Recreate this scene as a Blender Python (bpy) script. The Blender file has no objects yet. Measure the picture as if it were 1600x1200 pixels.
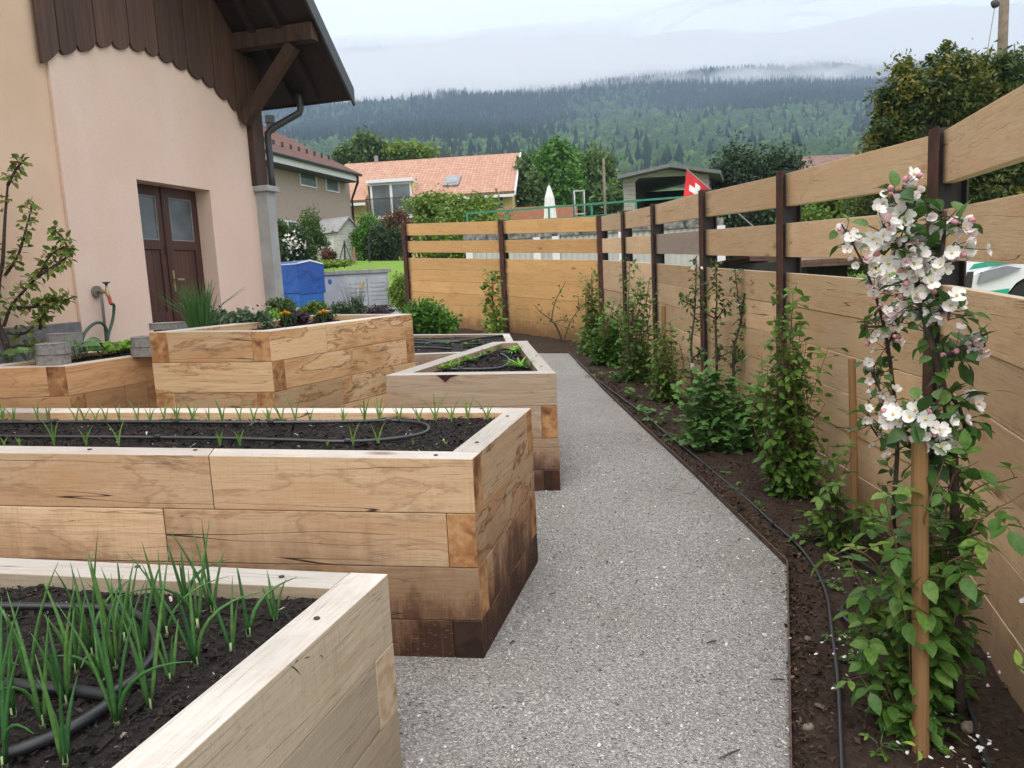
import bpy, math, random
import numpy as np
from mathutils import Vector, Matrix
from mathutils.geometry import tessellate_polygon
random.seed(7); RN = np.random.default_rng(11)
scene = bpy.context.scene
COL = scene.collection
V = Vector
# ------------------------------------------------------------------ camera frame
# the picture is 1600 x 1200; the focal length is 1200 of its pixels
F = 1200.0; EYE = 1.55
_dn = V((430.0, 8580.0, 1200.0)).normalized()      # gravity as seen by the camera (right, down, forward)
_up = -_dn
_fw = (V((0, 0, 1)) - _up * _up.z).normalized()
_rt = _fw.cross(_up)
def cam2w(c): return V((c.dot(_rt), c.dot(_fw), c.dot(_up)))
def ray(px, py): return cam2w(V(((px - 800) / F, (py - 600) / F, 1.0)))
EYEP = V((0, 0, EYE))
GN = cam2w(V((0, -1200.0, -209.0))).normalized()    # normal of the gently sloping garden
def gz(x, y): return -(GN.x * x + GN.y * y) / GN.z
def G(px, py, h=0.0):
    r = ray(px, py); t = GN.dot(V((0, 0, h)) - EYEP) / GN.dot(r)
    return EYEP + r * t
def At(px, py, d):
    r = ray(px, py); return EYEP + r * (d / r.y)
def Vp(px, py, p0, n):
    r = ray(px, py); t = n.dot(p0 - EYEP) / n.dot(r); return EYEP + r * t
def on(x, y, h=0.0): return V((x, y, gz(x, y) + h))
def GZ(p, h=0.0): return V((p.x, p.y, gz(p.x, p.y) + h))

# ------------------------------------------------------------------ objects
def tag(o, label=None, cat=None, group=None, kind=None):
    if label: o['label'] = label
    if cat: o['category'] = cat
    if group: o['group'] = group
    if kind: o['kind'] = kind
    return o
def thing(name, loc, label, cat, group=None, kind=None):
    o = bpy.data.objects.new(name, None); COL.objects.link(o); o.location = loc
    o.empty_display_size = 0.2
    return tag(o, label, cat, group, kind)
WLOC = {}
def wloc(o):
    p = V((0, 0, 0))
    while o is not None: p = p + V(o.location); o = o.parent
    return p
class MB:
    def __init__(s): s.v = []; s.f = []; s.m = []; s.tc = []; s.pi = []; s.r = []
    def add(s, pts, faces, mi=0, r=0.0, tcs=None, pis=None):
        b = len(s.v); s.v.extend([tuple(p) for p in pts])
        for k, fc in enumerate(faces):
            s.f.append(tuple(b + i for i in fc))
            s.m.append(mi[k] if isinstance(mi, (list, tuple)) else mi); s.r.append(r)
            n = len(fc)
            s.tc.extend(tcs[k] if tcs else [(0, 0, 0)] * n); s.pi.extend(pis[k] if pis else [(0, 0, 0)] * n)
        return b
    def obox(s, o, a, b, c, mi=0, r=0.0):
        o = V(o); P = [o, o + a, o + a + b, o + b, o + c, o + a + c, o + a + b + c, o + b + c]
        if a.cross(b).dot(c) < 0: P = P[4:] + P[:4]
        s.add(P, [(3, 2, 1, 0), (4, 5, 6, 7), (0, 1, 5, 4), (1, 2, 6, 5), (2, 3, 7, 6), (3, 0, 4, 7)], mi, r)
    def box(s, c, size, rz=0.0, mi=0, r=0.0):
        ca, sa = math.cos(rz), math.sin(rz)
        a = V((ca, sa, 0)) * size[0]; b = V((-sa, ca, 0)) * size[1]; d = V((0, 0, size[2]))
        s.obox(V(c) - a / 2 - b / 2 - d / 2, a, b, d, mi, r)
    def beam(s, p, q, w, h, mi=0, r=0.0, upv=V((0, 0, 1))):
        p = V(p); q = V(q); d = q - p; sd = d.cross(upv).normalized(); u = sd.cross(d).normalized()
        s.obox(p - sd * w / 2 - u * h / 2, d, sd * w, u * h, mi, r)
    def tube(s, pts, rad, n=8, mi=0, r=0.0, cap=True):
        pts = [V(p) for p in pts]; b = len(s.v); N = len(pts); up = V((0.13, 0.29, 1)).normalized()
        if not hasattr(rad, '__len__'): rad = [rad] * N
        rings = []; prev = None
        for i, p in enumerate(pts):
            d = (pts[min(i + 1, N - 1)] - pts[max(i - 1, 0)])
            d = d.normalized() if d.length > 1e-9 else V((0, 0, 1))
            if prev is None:
                x = d.cross(up); x = x.normalized() if x.length > 1e-3 else V((1, 0, 0))
            else:
                x = prev - d * prev.dot(d); x.normalize()
            prev = x; y = d.cross(x)
            for k in range(n):
                a = 2 * math.pi * k / n
                s.v.append(tuple(p + (x * math.cos(a) + y * math.sin(a)) * rad[i]))
        cnt = 0
        for i in range(N - 1):
            for k in range(n):
                k2 = (k + 1) % n
                s.f.append((b + i * n + k, b + i * n + k2, b + (i + 1) * n + k2, b + (i + 1) * n + k)); cnt += 4
                s.m.append(mi); s.r.append(r)
        if cap:
            s.f.append(tuple(b + k for k in range(n))[::-1]); s.m.append(mi); s.r.append(r)
            s.f.append(tuple(b + (N - 1) * n + k for k in range(n))); s.m.append(mi); s.r.append(r); cnt += 2 * n
        s.tc.extend([(0, 0, 0)] * cnt); s.pi.extend([(0, 0, 0)] * cnt)
    def poly(s, pts, mi=0, r=0.0): s.add(pts, [tuple(range(len(pts)))], mi, r)
    def prism(s, pts, vec, mi=0, r=0.0):
        """closed prism of a flat polygon pts swept by vec (works for concave outlines)"""
        n = len(pts); pts = [V(p) for p in pts]; q = [p + vec for p in pts]
        tri = tessellate_polygon([pts])
        fs = [tuple(t) for t in tri] + [tuple(i + n for i in t)[::-1] for t in tri]
        fs += [(i, (i + 1) % n, n + (i + 1) % n, n + i) for i in range(n)]
        s.add(pts + q, fs, mi, r)
    def build(s, name, mats, parent=None, loc=None, smooth=False, bevel=0.0):
        if not isinstance(mats, (list, tuple)): mats = [mats]
        base = wloc(parent) if parent is not None else (V(loc) if loc is not None else V(s.v[0]))
        me = bpy.data.meshes.new(name)
        me.from_pydata([(x - base.x, y - base.y, z - base.z) for x, y, z in s.v], [], s.f)
        for m in mats: me.materials.append(m)
        me.polygons.foreach_set('material_index', s.m)
        if smooth: me.polygons.foreach_set('use_smooth', [True] * len(s.f))
        a = me.attributes.new('r', 'FLOAT', 'FACE'); a.data.foreach_set('value', s.r)
        if any(t != (0, 0, 0) for t in s.tc[:48]):
            for nm, arr in (('tc', s.tc), ('pi', s.pi)):
                a = me.attributes.new(nm, 'FLOAT_VECTOR', 'CORNER')
                a.data.foreach_set('vector', [c for t in arr for c in t])
        me.update()
        o = bpy.data.objects.new(name, me); COL.objects.link(o)
        if parent is not None: o.parent = parent
        else: o.location = base
        if bevel:
            bv = o.modifiers.new('bevel', 'BEVEL'); bv.width = bevel; bv.segments = 2; bv.limit_method = 'ANGLE'; bv.angle_limit = 0.6
            bv.harden_normals = False
        return o
def npmesh(name, verts, faces, mats, parent=None, loc=(0, 0, 0), r=None, smooth=False, ra=None, mi=None):
    """verts (n,3); faces (m,k) all of one size"""
    base = np.array(wloc(parent) if parent is not None else loc, dtype=np.float64)
    me = bpy.data.meshes.new(name); n = len(verts); m, k = faces.shape
    me.vertices.add(n); me.vertices.foreach_set('co', (verts - base).astype(np.float32).ravel())
    me.loops.add(m * k); me.loops.foreach_set('vertex_index', faces.astype(np.int32).ravel())
    me.polygons.add(m); me.polygons.foreach_set('loop_start', np.arange(0, m * k, k, dtype=np.int32))
    me.polygons.foreach_set('loop_total', np.full(m, k, dtype=np.int32))
    if not isinstance(mats, (list, tuple)): mats = [mats]
    for q in mats: me.materials.append(q)
    if mi is not None: me.polygons.foreach_set('material_index', np.asarray(mi, dtype=np.int32))
    me.update(calc_edges=True)
    if smooth: me.polygons.foreach_set('use_smooth', np.ones(m, dtype=bool))
    if r is not None:
        a = me.attributes.new('r', 'FLOAT', 'FACE'); a.data.foreach_set('value', np.asarray(r, dtype=np.float32))
    if ra is not None:
        a = me.attributes.new('ra', 'FLOAT', 'POINT'); a.data.foreach_set('value', np.asarray(ra, dtype=np.float32))
    o = bpy.data.objects.new(name, me); COL.objects.link(o)
    if parent is not None: o.parent = parent
    else: o.location = base
    return o
def copy_tree(o, loc, rz=None, scale=None, label=None):
    c = o.copy(); COL.objects.link(c); c.location = loc
    if rz is not None: c.rotation_euler = (c.rotation_euler[0], c.rotation_euler[1], rz)
    if scale is not None: c.scale = (scale,) * 3
    if label: c['label'] = label
    for ch in list(o.children):
        d = ch.copy(); COL.objects.link(d); d.parent = c
        for g in list(ch.children):
            e = g.copy(); COL.objects.link(e); e.parent = d
    return c
def spline(P, n=8):
    P = [V(p) for p in P]; out = []
    Q = [P[0] * 2 - P[1]] + P + [P[-1] * 2 - P[-2]]
    for i in range(1, len(Q) - 2):
        a, b, c, d = Q[i - 1], Q[i], Q[i + 1], Q[i + 2]
        for k in range(n):
            t = k / n
            out.append(0.5 * ((2 * b) + (c - a) * t + (2 * a - 5 * b + 4 * c - d) * t * t + (3 * b - a - 3 * c + d) * t ** 3))
    out.append(P[-1]); return out
# ------------------------------------------------------------------ numpy value noise
_tab = np.random.default_rng(3).random((256, 256))
def vnoise(x, y):
    xi = np.floor(x).astype(int); yi = np.floor(y).astype(int); fx = x - xi; fy = y - yi
    fx = fx * fx * (3 - 2 * fx); fy = fy * fy * (3 - 2 * fy)
    g = lambda a, b: _tab[a & 255, b & 255]
    return (g(xi, yi) * (1 - fx) + g(xi + 1, yi) * fx) * (1 - fy) + (g(xi, yi + 1) * (1 - fx) + g(xi + 1, yi + 1) * fx) * fy
def fbm(x, y, o=4):
    s = 0; a = 0.5
    for k in range(o): s = s + a * vnoise(x * 2 ** k + 17 * k, y * 2 ** k + 5 * k); a *= 0.5
    return s
# ------------------------------------------------------------------ materials
class NT:
    def __init__(s, name):
        s.mat = bpy.data.materials.new(name); s.mat.use_nodes = True; s.t = s.mat.node_tree; s.t.nodes.clear()
        s.out = s.t.nodes.new('ShaderNodeOutputMaterial')
    def n(s, ty, ins=None, **props):
        nd = s.t.nodes.new(ty)
        for k, v in props.items(): setattr(nd, k, v)
        for k, v in (ins or {}).items():
            if isinstance(v, bpy.types.NodeSocket): s.t.links.new(v, nd.inputs[k])
            else: nd.inputs[k].default_value = v
        return nd
    def attr(s, name, out='Vector'): return s.n('ShaderNodeAttribute', attribute_name=name).outputs[out]
    def vm(s, vec, sc=(1, 1, 1), loc=(0, 0, 0)): return s.n('ShaderNodeMapping', {'Vector': vec, 'Scale': sc, 'Location': loc}).outputs[0]
    def noise(s, vec, scale=1, detail=4, rough=0.55, dist=0.0, out='Fac'):
        return s.n('ShaderNodeTexNoise', {'Vector': vec, 'Scale': scale, 'Detail': detail, 'Roughness': rough, 'Distortion': dist}).outputs[out]
    def vor(s, vec, scale, out='Color', feature='F1'):
        return s.n('ShaderNodeTexVoronoi', {'Vector': vec, 'Scale': scale}, feature=feature).outputs[out]
    def math(s, op, a, b=0.0, c=None, clamp=False):
        d = {0: a, 1: b}
        if c is not None: d[2] = c
        return s.n('ShaderNodeMath', d, operation=op, use_clamp=clamp).outputs[0]
    def sep(s, v): return s.n('ShaderNodeSeparateXYZ', {0: v}).outputs
    def comb(s, x, y, z): return s.n('ShaderNodeCombineXYZ', {0: x, 1: y, 2: z}).outputs[0]
    def ramp(s, fac, stops, interp='LINEAR'):
        nd = s.n('ShaderNodeValToRGB', {0: fac}); cr = nd.color_ramp; cr.interpolation = interp
        while len(cr.elements) < len(stops): cr.elements.new(0.5)
        for e, (p, c) in zip(cr.elements, stops):
            e.position = p; e.color = c if len(c) == 4 else (*c, 1)
        return nd.outputs[0]
    def rng(s, v, a, b, c=0.0, d=1.0): return s.n('ShaderNodeMapRange', {0: v, 1: a, 2: b, 3: c, 4: d}).outputs[0]
    def mix(s, fac, a, b, blend='MIX'):
        nd = s.n('ShaderNodeMix', data_type='RGBA', blend_type=blend)
        for i, v in ((0, fac), (6, a), (7, b)):
            if isinstance(v, bpy.types.NodeSocket): s.t.links.new(v, nd.inputs[i])
            else: nd.inputs[i].default_value = (*v, 1) if isinstance(v, tuple) and len(v) == 3 else v
        return nd.outputs[2]
    def pos(s): return s.n('ShaderNodeNewGeometry').outputs['Position']
    def bsdf(s, col, rough=0.7, bump=None, bs=0.3, bd=0.01, spec=0.4, metal=0.0, trans=None, **kw):
        d = {'Base Color': (*col, 1) if isinstance(col, tuple) and len(col) == 3 else col, 'Roughness': rough, 'Metallic': metal, 'Specular IOR Level': spec}
        d.update(kw)
        if bump is not None:
            d['Normal'] = s.n('ShaderNodeBump', {'Height': bump, 'Strength': bs, 'Distance': bd}).outputs[0]
        b = s.n('ShaderNodeBsdfPrincipled', d).outputs[0]
        if trans:
            t = s.n('ShaderNodeBsdfTranslucent', {0: col if not isinstance(col, tuple) else (*col, 1)}).outputs[0]
            b = s.n('ShaderNodeMixShader', {0: trans, 1: b, 2: t}).outputs[0]
        s.t.links.new(b, s.out.inputs[0]); return s.mat
def plain(name, col, rough=0.6, metal=0.0, var=0.12, sc=8.0, bs=0.15, spec=0.4, **kw):
    m = NT(name); p = m.pos(); nz = m.noise(p, sc, 5, 0.6); c2 = tuple(c * (1 - var * 2.2) for c in col)
    c = m.mix(m.rng(nz, 0.35, 0.7), col, c2)
    return m.bsdf(c, rough, nz, bs, 0.005, spec, metal, **kw)
def leafmat(name, cols, rough=0.5, trans=0.3, spec=0.35):
    cols = [tuple(min(.8, x * LEAFK) for x in q) for q in cols]; m = NT(name); r = m.attr('r', 'Fac'); n = len(cols)
    c = m.ramp(r, [(i / (n - 1) if n > 1 else 0, col) for i, col in enumerate(cols)])
    nz = m.noise(m.pos(), 75, 3, .6); c = m.mix(m.rng(nz, .35, .65, 0, .5), c, tuple(x * .7 for x in cols[0]), 'MIX')
    return m.bsdf(c, rough, nz, .5, .003, spec, trans=trans)
def oak(name, light, mid, dark, crack=1.0, stain=0.0, ends=0.0, low=0.0, saw=0.0, rough=0.75, stainc=(0.16, 0.055, 0.018), grey=0.0, tonev=1.0):
    """planed oak: tc = (along, across, random), pi = (along, length, height over the ground)"""
    m = NT(name); tc = m.attr('tc'); pi = m.attr('pi'); s = m.sep(tc); q = m.sep(pi)
    rz = m.math('MULTIPLY', s[2], 37.0)
    u, v = s[0], s[1]
    base = m.comb(m.math('ADD', u, rz), v, rz)
    warp = m.noise(m.vm(base, (1.0, 3, 1)), 1.0, 2); wv = m.math('ADD', v, m.math('MULTIPLY', m.math('SUBTRACT', warp, 0.5), 0.06))
    b2 = m.comb(m.math('ADD', u, rz), wv, rz)
    g1 = m.noise(m.vm(b2, (1.6, 26, 1)), 1.0, 5, 0.6)
    g2 = m.noise(m.vm(b2, (7, 150, 1)), 1.0, 3, 0.6)
    blot = m.noise(m.vm(base, (1.6, 3.0, 1)), 1.0, 4, 0.6)
    c = m.mix(m.rng(g1, .30, .72), light, mid)
    c = m.mix(m.rng(g2, .42, .75, 0, .6), c, dark)
    c = m.mix(m.rng(blot, .45, .75, 0, .6), c, mid)
    c = m.mix(m.rng(s[2], 0, 1, 0, .35), c, m.mix(0.5, mid, light), 'MIX')
    # per board tone
    tone = m.rng(m.noise(m.comb(rz, 1.3, 2.1), 3.1, 0), .32, .68, 1 - .34 * tonev, 1 + .16 * tonev)
    c = m.mix(1.0, c, m.comb(tone, tone, tone), 'MULTIPLY')
    if grey:
        gm = m.noise(m.vm(base, (1.1, 1.4, 1)), 1.0, 5, .65)
        c = m.mix(m.rng(gm, .48, .7, 0, grey), c, (0.33, 0.30, 0.26))
    # drying cracks that follow the grain
    cn = m.noise(m.vm(b2, (0.30, 9.0, 1)), 1.0, 2, .5)
    cm = m.noise(m.vm(base, (1.7, 4.0, 1), (5, 3, 1)), 1.0, 2)
    cr = m.rng(m.math('ABSOLUTE', m.math('SUBTRACT', cn, 0.5)), 0.0008, 0.0042, .9, 0)
    cr2 = m.rng(m.math('ABSOLUTE', m.math('SUBTRACT', m.noise(m.vm(b2, (0.7, 22, 1), (3, 9, 2)), 1.0, 3, .6), 0.5)), 0.001, 0.007, .5, 0)
    cr = m.math('MAXIMUM', m.math('MULTIPLY', cr, m.rng(cm, .48, .56)), m.math('MULTIPLY', cr2, m.rng(cm, .56, .44)))
    cr = m.math('MULTIPLY', cr, crack)
    # knots
    kv = m.vor(m.vm(base, (1.1, 2.6, 1)), 1.0, 'Distance'); kn = m.rng(kv, .035, .09, .8, 0)
    c = m.mix(kn, c, (0.20, 0.085, 0.03))
    if stain:
        sn = m.noise(m.vm(base, (1.0, 3.0, 1), (9, 2, 4)), 1.0, 5, .62, .35)
        wide = m.rng(sn, .50, .68, 0, min(.85, .6 * stain))
        ring = m.rng(m.math('ABSOLUTE', m.math('SUBTRACT', sn, .54)), .0, .018, min(.95, .55 * stain), 0)
        c = m.mix(wide, c, (0.40, 0.17, 0.055)); c = m.mix(ring, c, stainc)
        blk = m.noise(m.vm(base, (2.2, 7, 1), (2, 7, 4)), 1.0, 5, .7)
        c = m.mix(m.rng(blk, .59, .74, 0, min(.85, .8 * stain)), c, (0.05, 0.026, 0.016))
    if ends:
        ed = m.math('MINIMUM', q[0], m.math('SUBTRACT', q[1], q[0]))
        en = m.math('ADD', ed, m.math('MULTIPLY', m.noise(m.vm(base, (9, 9, 1)), 1.0, 5, .7), .16))
        c = m.mix(m.rng(en, .10, .21, ends, 0), c, (0.03, 0.022, 0.02))
    if low:
        ln = m.math('ADD', q[2], m.math('MULTIPLY', m.math('SUBTRACT', m.noise(m.vm(base, (5, 1.6, 1)), 1.0, 5, .7), .5), .7))
        c = m.mix(m.rng(ln, .16, .50, low * .9, 0), c, (0.16, 0.075, 0.04)); c = m.mix(m.rng(ln, .08, .28, low, 0), c, (0.04, 0.017, 0.011))
    c = m.mix(cr, c, (0.045, 0.025, 0.015))
    h = m.math('SUBTRACT', m.math('ADD', m.math('MULTIPLY', g1, .5), m.math('MULTIPLY', g2, .35)), m.math('MULTIPLY', cr, 1.6))
    if saw:
        sw = m.noise(m.vm(base, (160, 3.0, 1)), 1.0, 3, .6)
        sp = m.noise(m.vm(base, (45, 160, 1)), 1.0, 2, .5)
        h = m.math('ADD', h, m.math('MULTIPLY', sw, saw)); c = m.mix(m.rng(sw, .52, .75, 0, .28), c, dark)
        c = m.mix(m.rng(sp, .62, .72, 0, .45), c, dark)
    return m.bsdf(c, rough, h, .55, .004, .25)
def endgrain(name, col, dark):
    m = NT(name); tc = m.attr('tc'); s = m.sep(tc); rz = m.math('MULTIPLY', s[2], 11.0)
    b = m.comb(m.math('ADD', m.math('MULTIPLY', s[0], 1.3), .05), m.math('ADD', m.math('MULTIPLY', s[1], 1.2), .07), rz)
    w = m.n('ShaderNodeTexWave', {'Vector': b, 'Scale': 11.0, 'Distortion': 5.0, 'Detail': 3.0}, wave_type='RINGS').outputs['Fac']
    nz = m.noise(m.vm(b, (14, 14, 1)), 1.0, 5, .7)
    c = m.mix(m.rng(w, .4, .9, 0, .55), col, dark); c = m.mix(m.rng(nz, .45, .7, 0, .8), c, dark)
    c = m.mix(m.rng(m.noise(m.vm(b, (5, 5, 1), (4, 4, 4)), 1, 3), .55, .65, 0, .8), c, (.09, .03, .015))
    return m.bsdf(c, .8, w, .3, .002, .2)
M = {}; LEAFK = 1.2
SKYS=2.2; EXPO=0.25; HAZE=.00042; CLD=.024; CLZ=266
# ================================================================== materials of the garden
OL, OM, OD = (0.63, 0.46, 0.30), (0.54, 0.355, 0.205), (0.33, 0.185, 0.09)
M['oak_a'] = oak('oak_pale', (0.52, 0.43, 0.32), (0.45, 0.36, 0.255), (0.29, 0.215, 0.14), .9, .22, 0, .12, saw=.6, grey=.25)
M['oak_b'] = oak('oak_stained', OL, OM, OD, 1.2, .62, 0, .95, saw=.25)
M['oak_c'] = oak('oak_warm', (0.70, 0.50, 0.31), (0.63, 0.41, 0.21), (0.36, 0.18, 0.07), 1.0, .95, 0, .25)
M['oak_d'] = oak('oak_grey_edge', (0.55, 0.43, 0.31), (0.45, 0.33, 0.22), (0.28, 0.19, 0.11), .8, .45, 0, .8, grey=.5)
M['oak_e'] = oak('oak_orange', (0.58, 0.36, 0.20), (0.52, 0.28, 0.12), (0.34, 0.14, 0.05), .9, .5, 0, .3)
M['oak_br'] = oak('oak_water_stained', OL, OM, OD, 1.1, 1.6, 0, 1.0, saw=.25, stainc=(.13, .04, .012))
M['oak_cr'] = oak('oak_warm_water_stained', (0.70, 0.50, 0.30), (0.62, 0.40, 0.20), (0.38, 0.19, 0.07), 1.0, 1.3, 0, .3, stainc=(.2, .07, .02))
M['oak_top'] = oak('oak_weathered_top', (0.61, 0.578, 0.535), (0.54, 0.50, 0.45), (0.42, 0.36, 0.30), .7, .22, 0, 0, saw=.45, rough=.65, stainc=(.30, .17, .10), grey=.6)
M['oak_end'] = endgrain('oak_end_grain', (0.46, 0.26, 0.12), (0.24, 0.09, 0.03))
M['oak_end_pale'] = endgrain('oak_end_grain_pale', (0.50, 0.38, 0.26), (0.34, 0.22, 0.13))
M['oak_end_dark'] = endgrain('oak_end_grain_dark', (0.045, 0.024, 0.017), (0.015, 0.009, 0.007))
M['fence_l'] = oak('fence_oak_golden', (0.70, 0.45, 0.20), (0.62, 0.35, 0.13), (0.43, 0.20, 0.06), .3, .3, .95, .45, stainc=(.30, .13, .04), tonev=.35)
M['fence_r'] = oak('fence_oak_pale', (0.76, 0.575, 0.37), (0.70, 0.48, 0.27), (0.52, 0.32, 0.17), .8, .32, .3, .3, saw=.12, stainc=(.36, .17, .06), grey=.16, tonev=.7)
M['fence_grey'] = oak('fence_oak_greyed', (0.46, 0.38, 0.31), (0.40, 0.32, 0.26), (0.28, 0.22, 0.17), .5, .1, .4, 0, grey=.4)
m = NT('rusty_steel'); nz = m.noise(m.pos(), 9, 6, .65)
M['rust'] = m.bsdf(m.ramp(nz, [(.3, (.032, .018, .014)), (.5, (.075, .032, .022)), (.72, (.11, .052, .034))]), .8, nz, .3, .003, .3)
M['steel_dark'] = plain('dark_steel_web', (.03, .026, .028), .6)
M['hose'] = plain('black_hose', (.022, .023, .026), .38, spec=.6, var=.05)
m = NT('potting_soil'); r = m.attr('r', 'Fac'); nz = m.noise(m.pos(), 55, 5, .7)
c = m.ramp(nz, [(.3, (.007, .006, .0055)), (.55, (.017, .013, .011)), (.8, (.042, .031, .026))])
c2 = m.ramp(r, [(0, (.009, .007, .006)), (.5, (.02, .015, .012)), (.9, (.034, .025, .02)), (.985, (.07, .048, .036)), (.993, (.4, .36, .32)), (1, (.6, .56, .5))])
M['soil'] = m.bsdf(m.mix(m.math('GREATER_THAN', r, .001), c, c2), .85, nz, .8, .01, .3)
m = NT('garden_earth'); r = m.attr('r', 'Fac'); nz = m.noise(m.pos(), 34, 6, .7); n2 = m.noise(m.pos(), 2.2, 3)
c = m.ramp(nz, [(.3, (.018, .012, .009)), (.5, (.045, .030, .021)), (.75, (.10, .070, .050))])
c = m.mix(m.rng(n2, .35, .65, 0, .55), c, (.035, .02, .014))
c2 = m.ramp(r, [(0, (.02, .012, .009)), (.5, (.07, .042, .027)), (.9, (.10, .065, .043)), (.985, (.18, .13, .10)), (1, (.45, .38, .32))])
M['earth'] = m.bsdf(m.mix(m.math('GREATER_THAN', r, .001), c, c2), .9, nz, .9, .02, .2)
m = NT('crushed_gravel'); p = m.pos()
wp = m.mix(.35, p, m.noise(p, 40, 3, out='Color'), 'ADD')
v1 = m.vor(p, 165, 'Color'); d1 = m.vor(p, 165, 'Distance'); v2 = m.sep(v1); nz = m.noise(p, 90, 4, .7); big = m.noise(p, .9, 4, .6)
g = m.ramp(v2[0], [(0, (.22, .213, .20)), (.35, (.32, .31, .292)), (.7, (.42, .408, .385)), (.9, (.50, .487, .463)), (1, (.70, .68, .65))])
g = m.mix(m.rng(nz, .38, .62, .55, 0), g, (.10, .095, .09)); g = m.mix(m.rng(big, .38, .66, 0, .38), g, (.17, .145, .118))
M['gravel'] = m.bsdf(g, .8, m.math('SUBTRACT', nz, d1), .8, .008, .3)
m = NT('gravel_chips'); r = m.attr('r', 'Fac')
M['chips'] = m.bsdf(m.ramp(r, [(0, (.10, .095, .088)), (.25, (.24, .23, .215)), (.7, (.39, .38, .355)), (.95, (.52, .505, .48)), (1, (.82, .80, .77))]), .7, spec=.3)

# ================================================================== timber
def timber(mb, a, b, c, d, h0, h1, ms, jit=0.0):
    r = random.random(); L = (b - a).length; t = (d - a).length; off = random.random() * 3
    P = [GZ(q, h0) for q in (a, b, c, d)] + [GZ(q, h1) for q in (a, b, c, d)]
    z0, z1 = h0 + r * 5, h1 + r * 5
    fs = [(3, 2, 1, 0), (4, 5, 6, 7), (0, 1, 5, 4), (1, 2, 6, 5), (2, 3, 7, 6), (3, 0, 4, 7)]
    U = [0, L, L, 0]; A = [0, 0, t, t]
    top = lambda i: (U[i % 4] + off, A[i % 4] + r * 3, r)
    sd = lambda i: (U[i % 4] + off, z1 if i > 3 else z0, r)
    en = lambda i: (A[i % 4], (h1 - h0) if i > 3 else 0, r)
    kinds = [top, top, sd, en, sd, en]
    tcs = [[k(i) for i in f] for k, f in zip(kinds, fs)]
    pis = [[(U[i % 4], L, h1 if i > 3 else h0) for i in f] for f in fs]
    mb.add(P, fs, [ms[1], ms[1], ms[0], ms[2], ms[0], ms[2]], 0, tcs, pis)
def inter(p, d, q, e):
    den = d.x * e.y - d.y * e.x; t = ((q.x - p.x) * e.y - (q.y - p.y) * e.x) / den
    return V((p.x + d.x * t, p.y + d.y * t, 0))
def flat(p): return V((p.x, p.y, 0))
def inset(poly, t):
    n = len(poly); out = []
    ln = []
    for i in range(n):
        a, b = poly[i], poly[(i + 1) % n]; d = (b - a).normalized(); nn = V((-d.y, d.x, 0)); ln.append((a + nn * t, d))
    for i in range(n): out.append(inter(*ln[i - 1], *ln[i]))
    return out
CH = 0.212
def raised_bed(poly, H, t, phase, mat, label, joints={}, darkends=(), name='raised_bed'):
    """poly: four outer corners, anticlockwise from above"""
    poly = [flat(p) for p in poly]; inn = inset(poly, t); n = 4
    root = thing(name, GZ(sum(poly, V((0, 0, 0))) / 4, 0), label, 'raised bed', 'oak raised beds along the gravel path')
    walls = [MB() for _ in range(n)]
    k = 0; h1 = H
    while h1 > 0.02:
        h0 = max(h1 - CH, -0.03)
        if h0 < 0.06: h0 = -0.03
        for i in range(n):
            a, b = poly[i], poly[(i + 1) % n]; ia, ib = inn[i], inn[(i + 1) % n]; d = (b - a).normalized()
            dp = (poly[i - 1] - a).normalized(); dn = (poly[(i + 2) % n] - b).normalized()
            if (i + k + phase) % 2 == 0:      # runs the whole length
                A, B = a, b
                C = inter(ib, d, b, dn); D = inter(ia, d, a, dp)
            else:
                B = inter(a, d, ib, dn); A = inter(a, d, ia, dp); C, D = ib, ia
                g = 0.0015; A = A + d * g; D = D + d * g; B = B - d * g; C = C - d * g
            cuts = [0] + list(joints.get((i, k), [])) + [1]
            for j in range(len(cuts) - 1):
                f0, f1 = cuts[j], cuts[j + 1]
                jo = d * random.uniform(-.0, .0); nn = V((-d.y, d.x, 0)) * random.uniform(0, .0035)
                a2 = A.lerp(B, f0) + (d * .001 if j else V((0, 0, 0))); b2 = A.lerp(B, f1) - (d * .001 if f1 < 1 else V((0, 0, 0)))
                d2 = D.lerp(C, f0) + (d * .001 if j else V((0, 0, 0))); c2 = D.lerp(C, f1) - (d * .001 if f1 < 1 else V((0, 0, 0)))
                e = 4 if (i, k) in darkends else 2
                timber(walls[i], a2 + nn, b2 + nn, c2, d2, h0 + .0012, h1 - .0012, (0, 1 if k == 0 else 0, e))
        k += 1; h1 = h0
        if h0 <= 0: break
    for wi, w in enumerate(walls):
        w.build('timber_wall', [M[mat + 'r'] if wi == 1 and mat + 'r' in M else M[mat], M['oak_top'], M['oak_end_pale'] if mat == 'oak_a' else M['oak_end'], M['rust'], M['oak_end_dark']], root, bevel=.003)
    return root, poly, inn
def inpoly(px, py, poly):
    ins = np.zeros(px.shape, bool); n = len(poly)
    for i in range(n):
        x1, y1 = poly[i].x, poly[i].y; x2, y2 = poly[(i + 1) % n].x, poly[(i + 1) % n].y
        c = ((y1 > py) != (y2 > py)) & (px < (x2 - x1) * (py - y1) / (y2 - y1 + 1e-12) + x1); ins ^= c
    return ins
def gznp(x, y): return -(GN.x * x + GN.y * y) / GN.z
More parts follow.
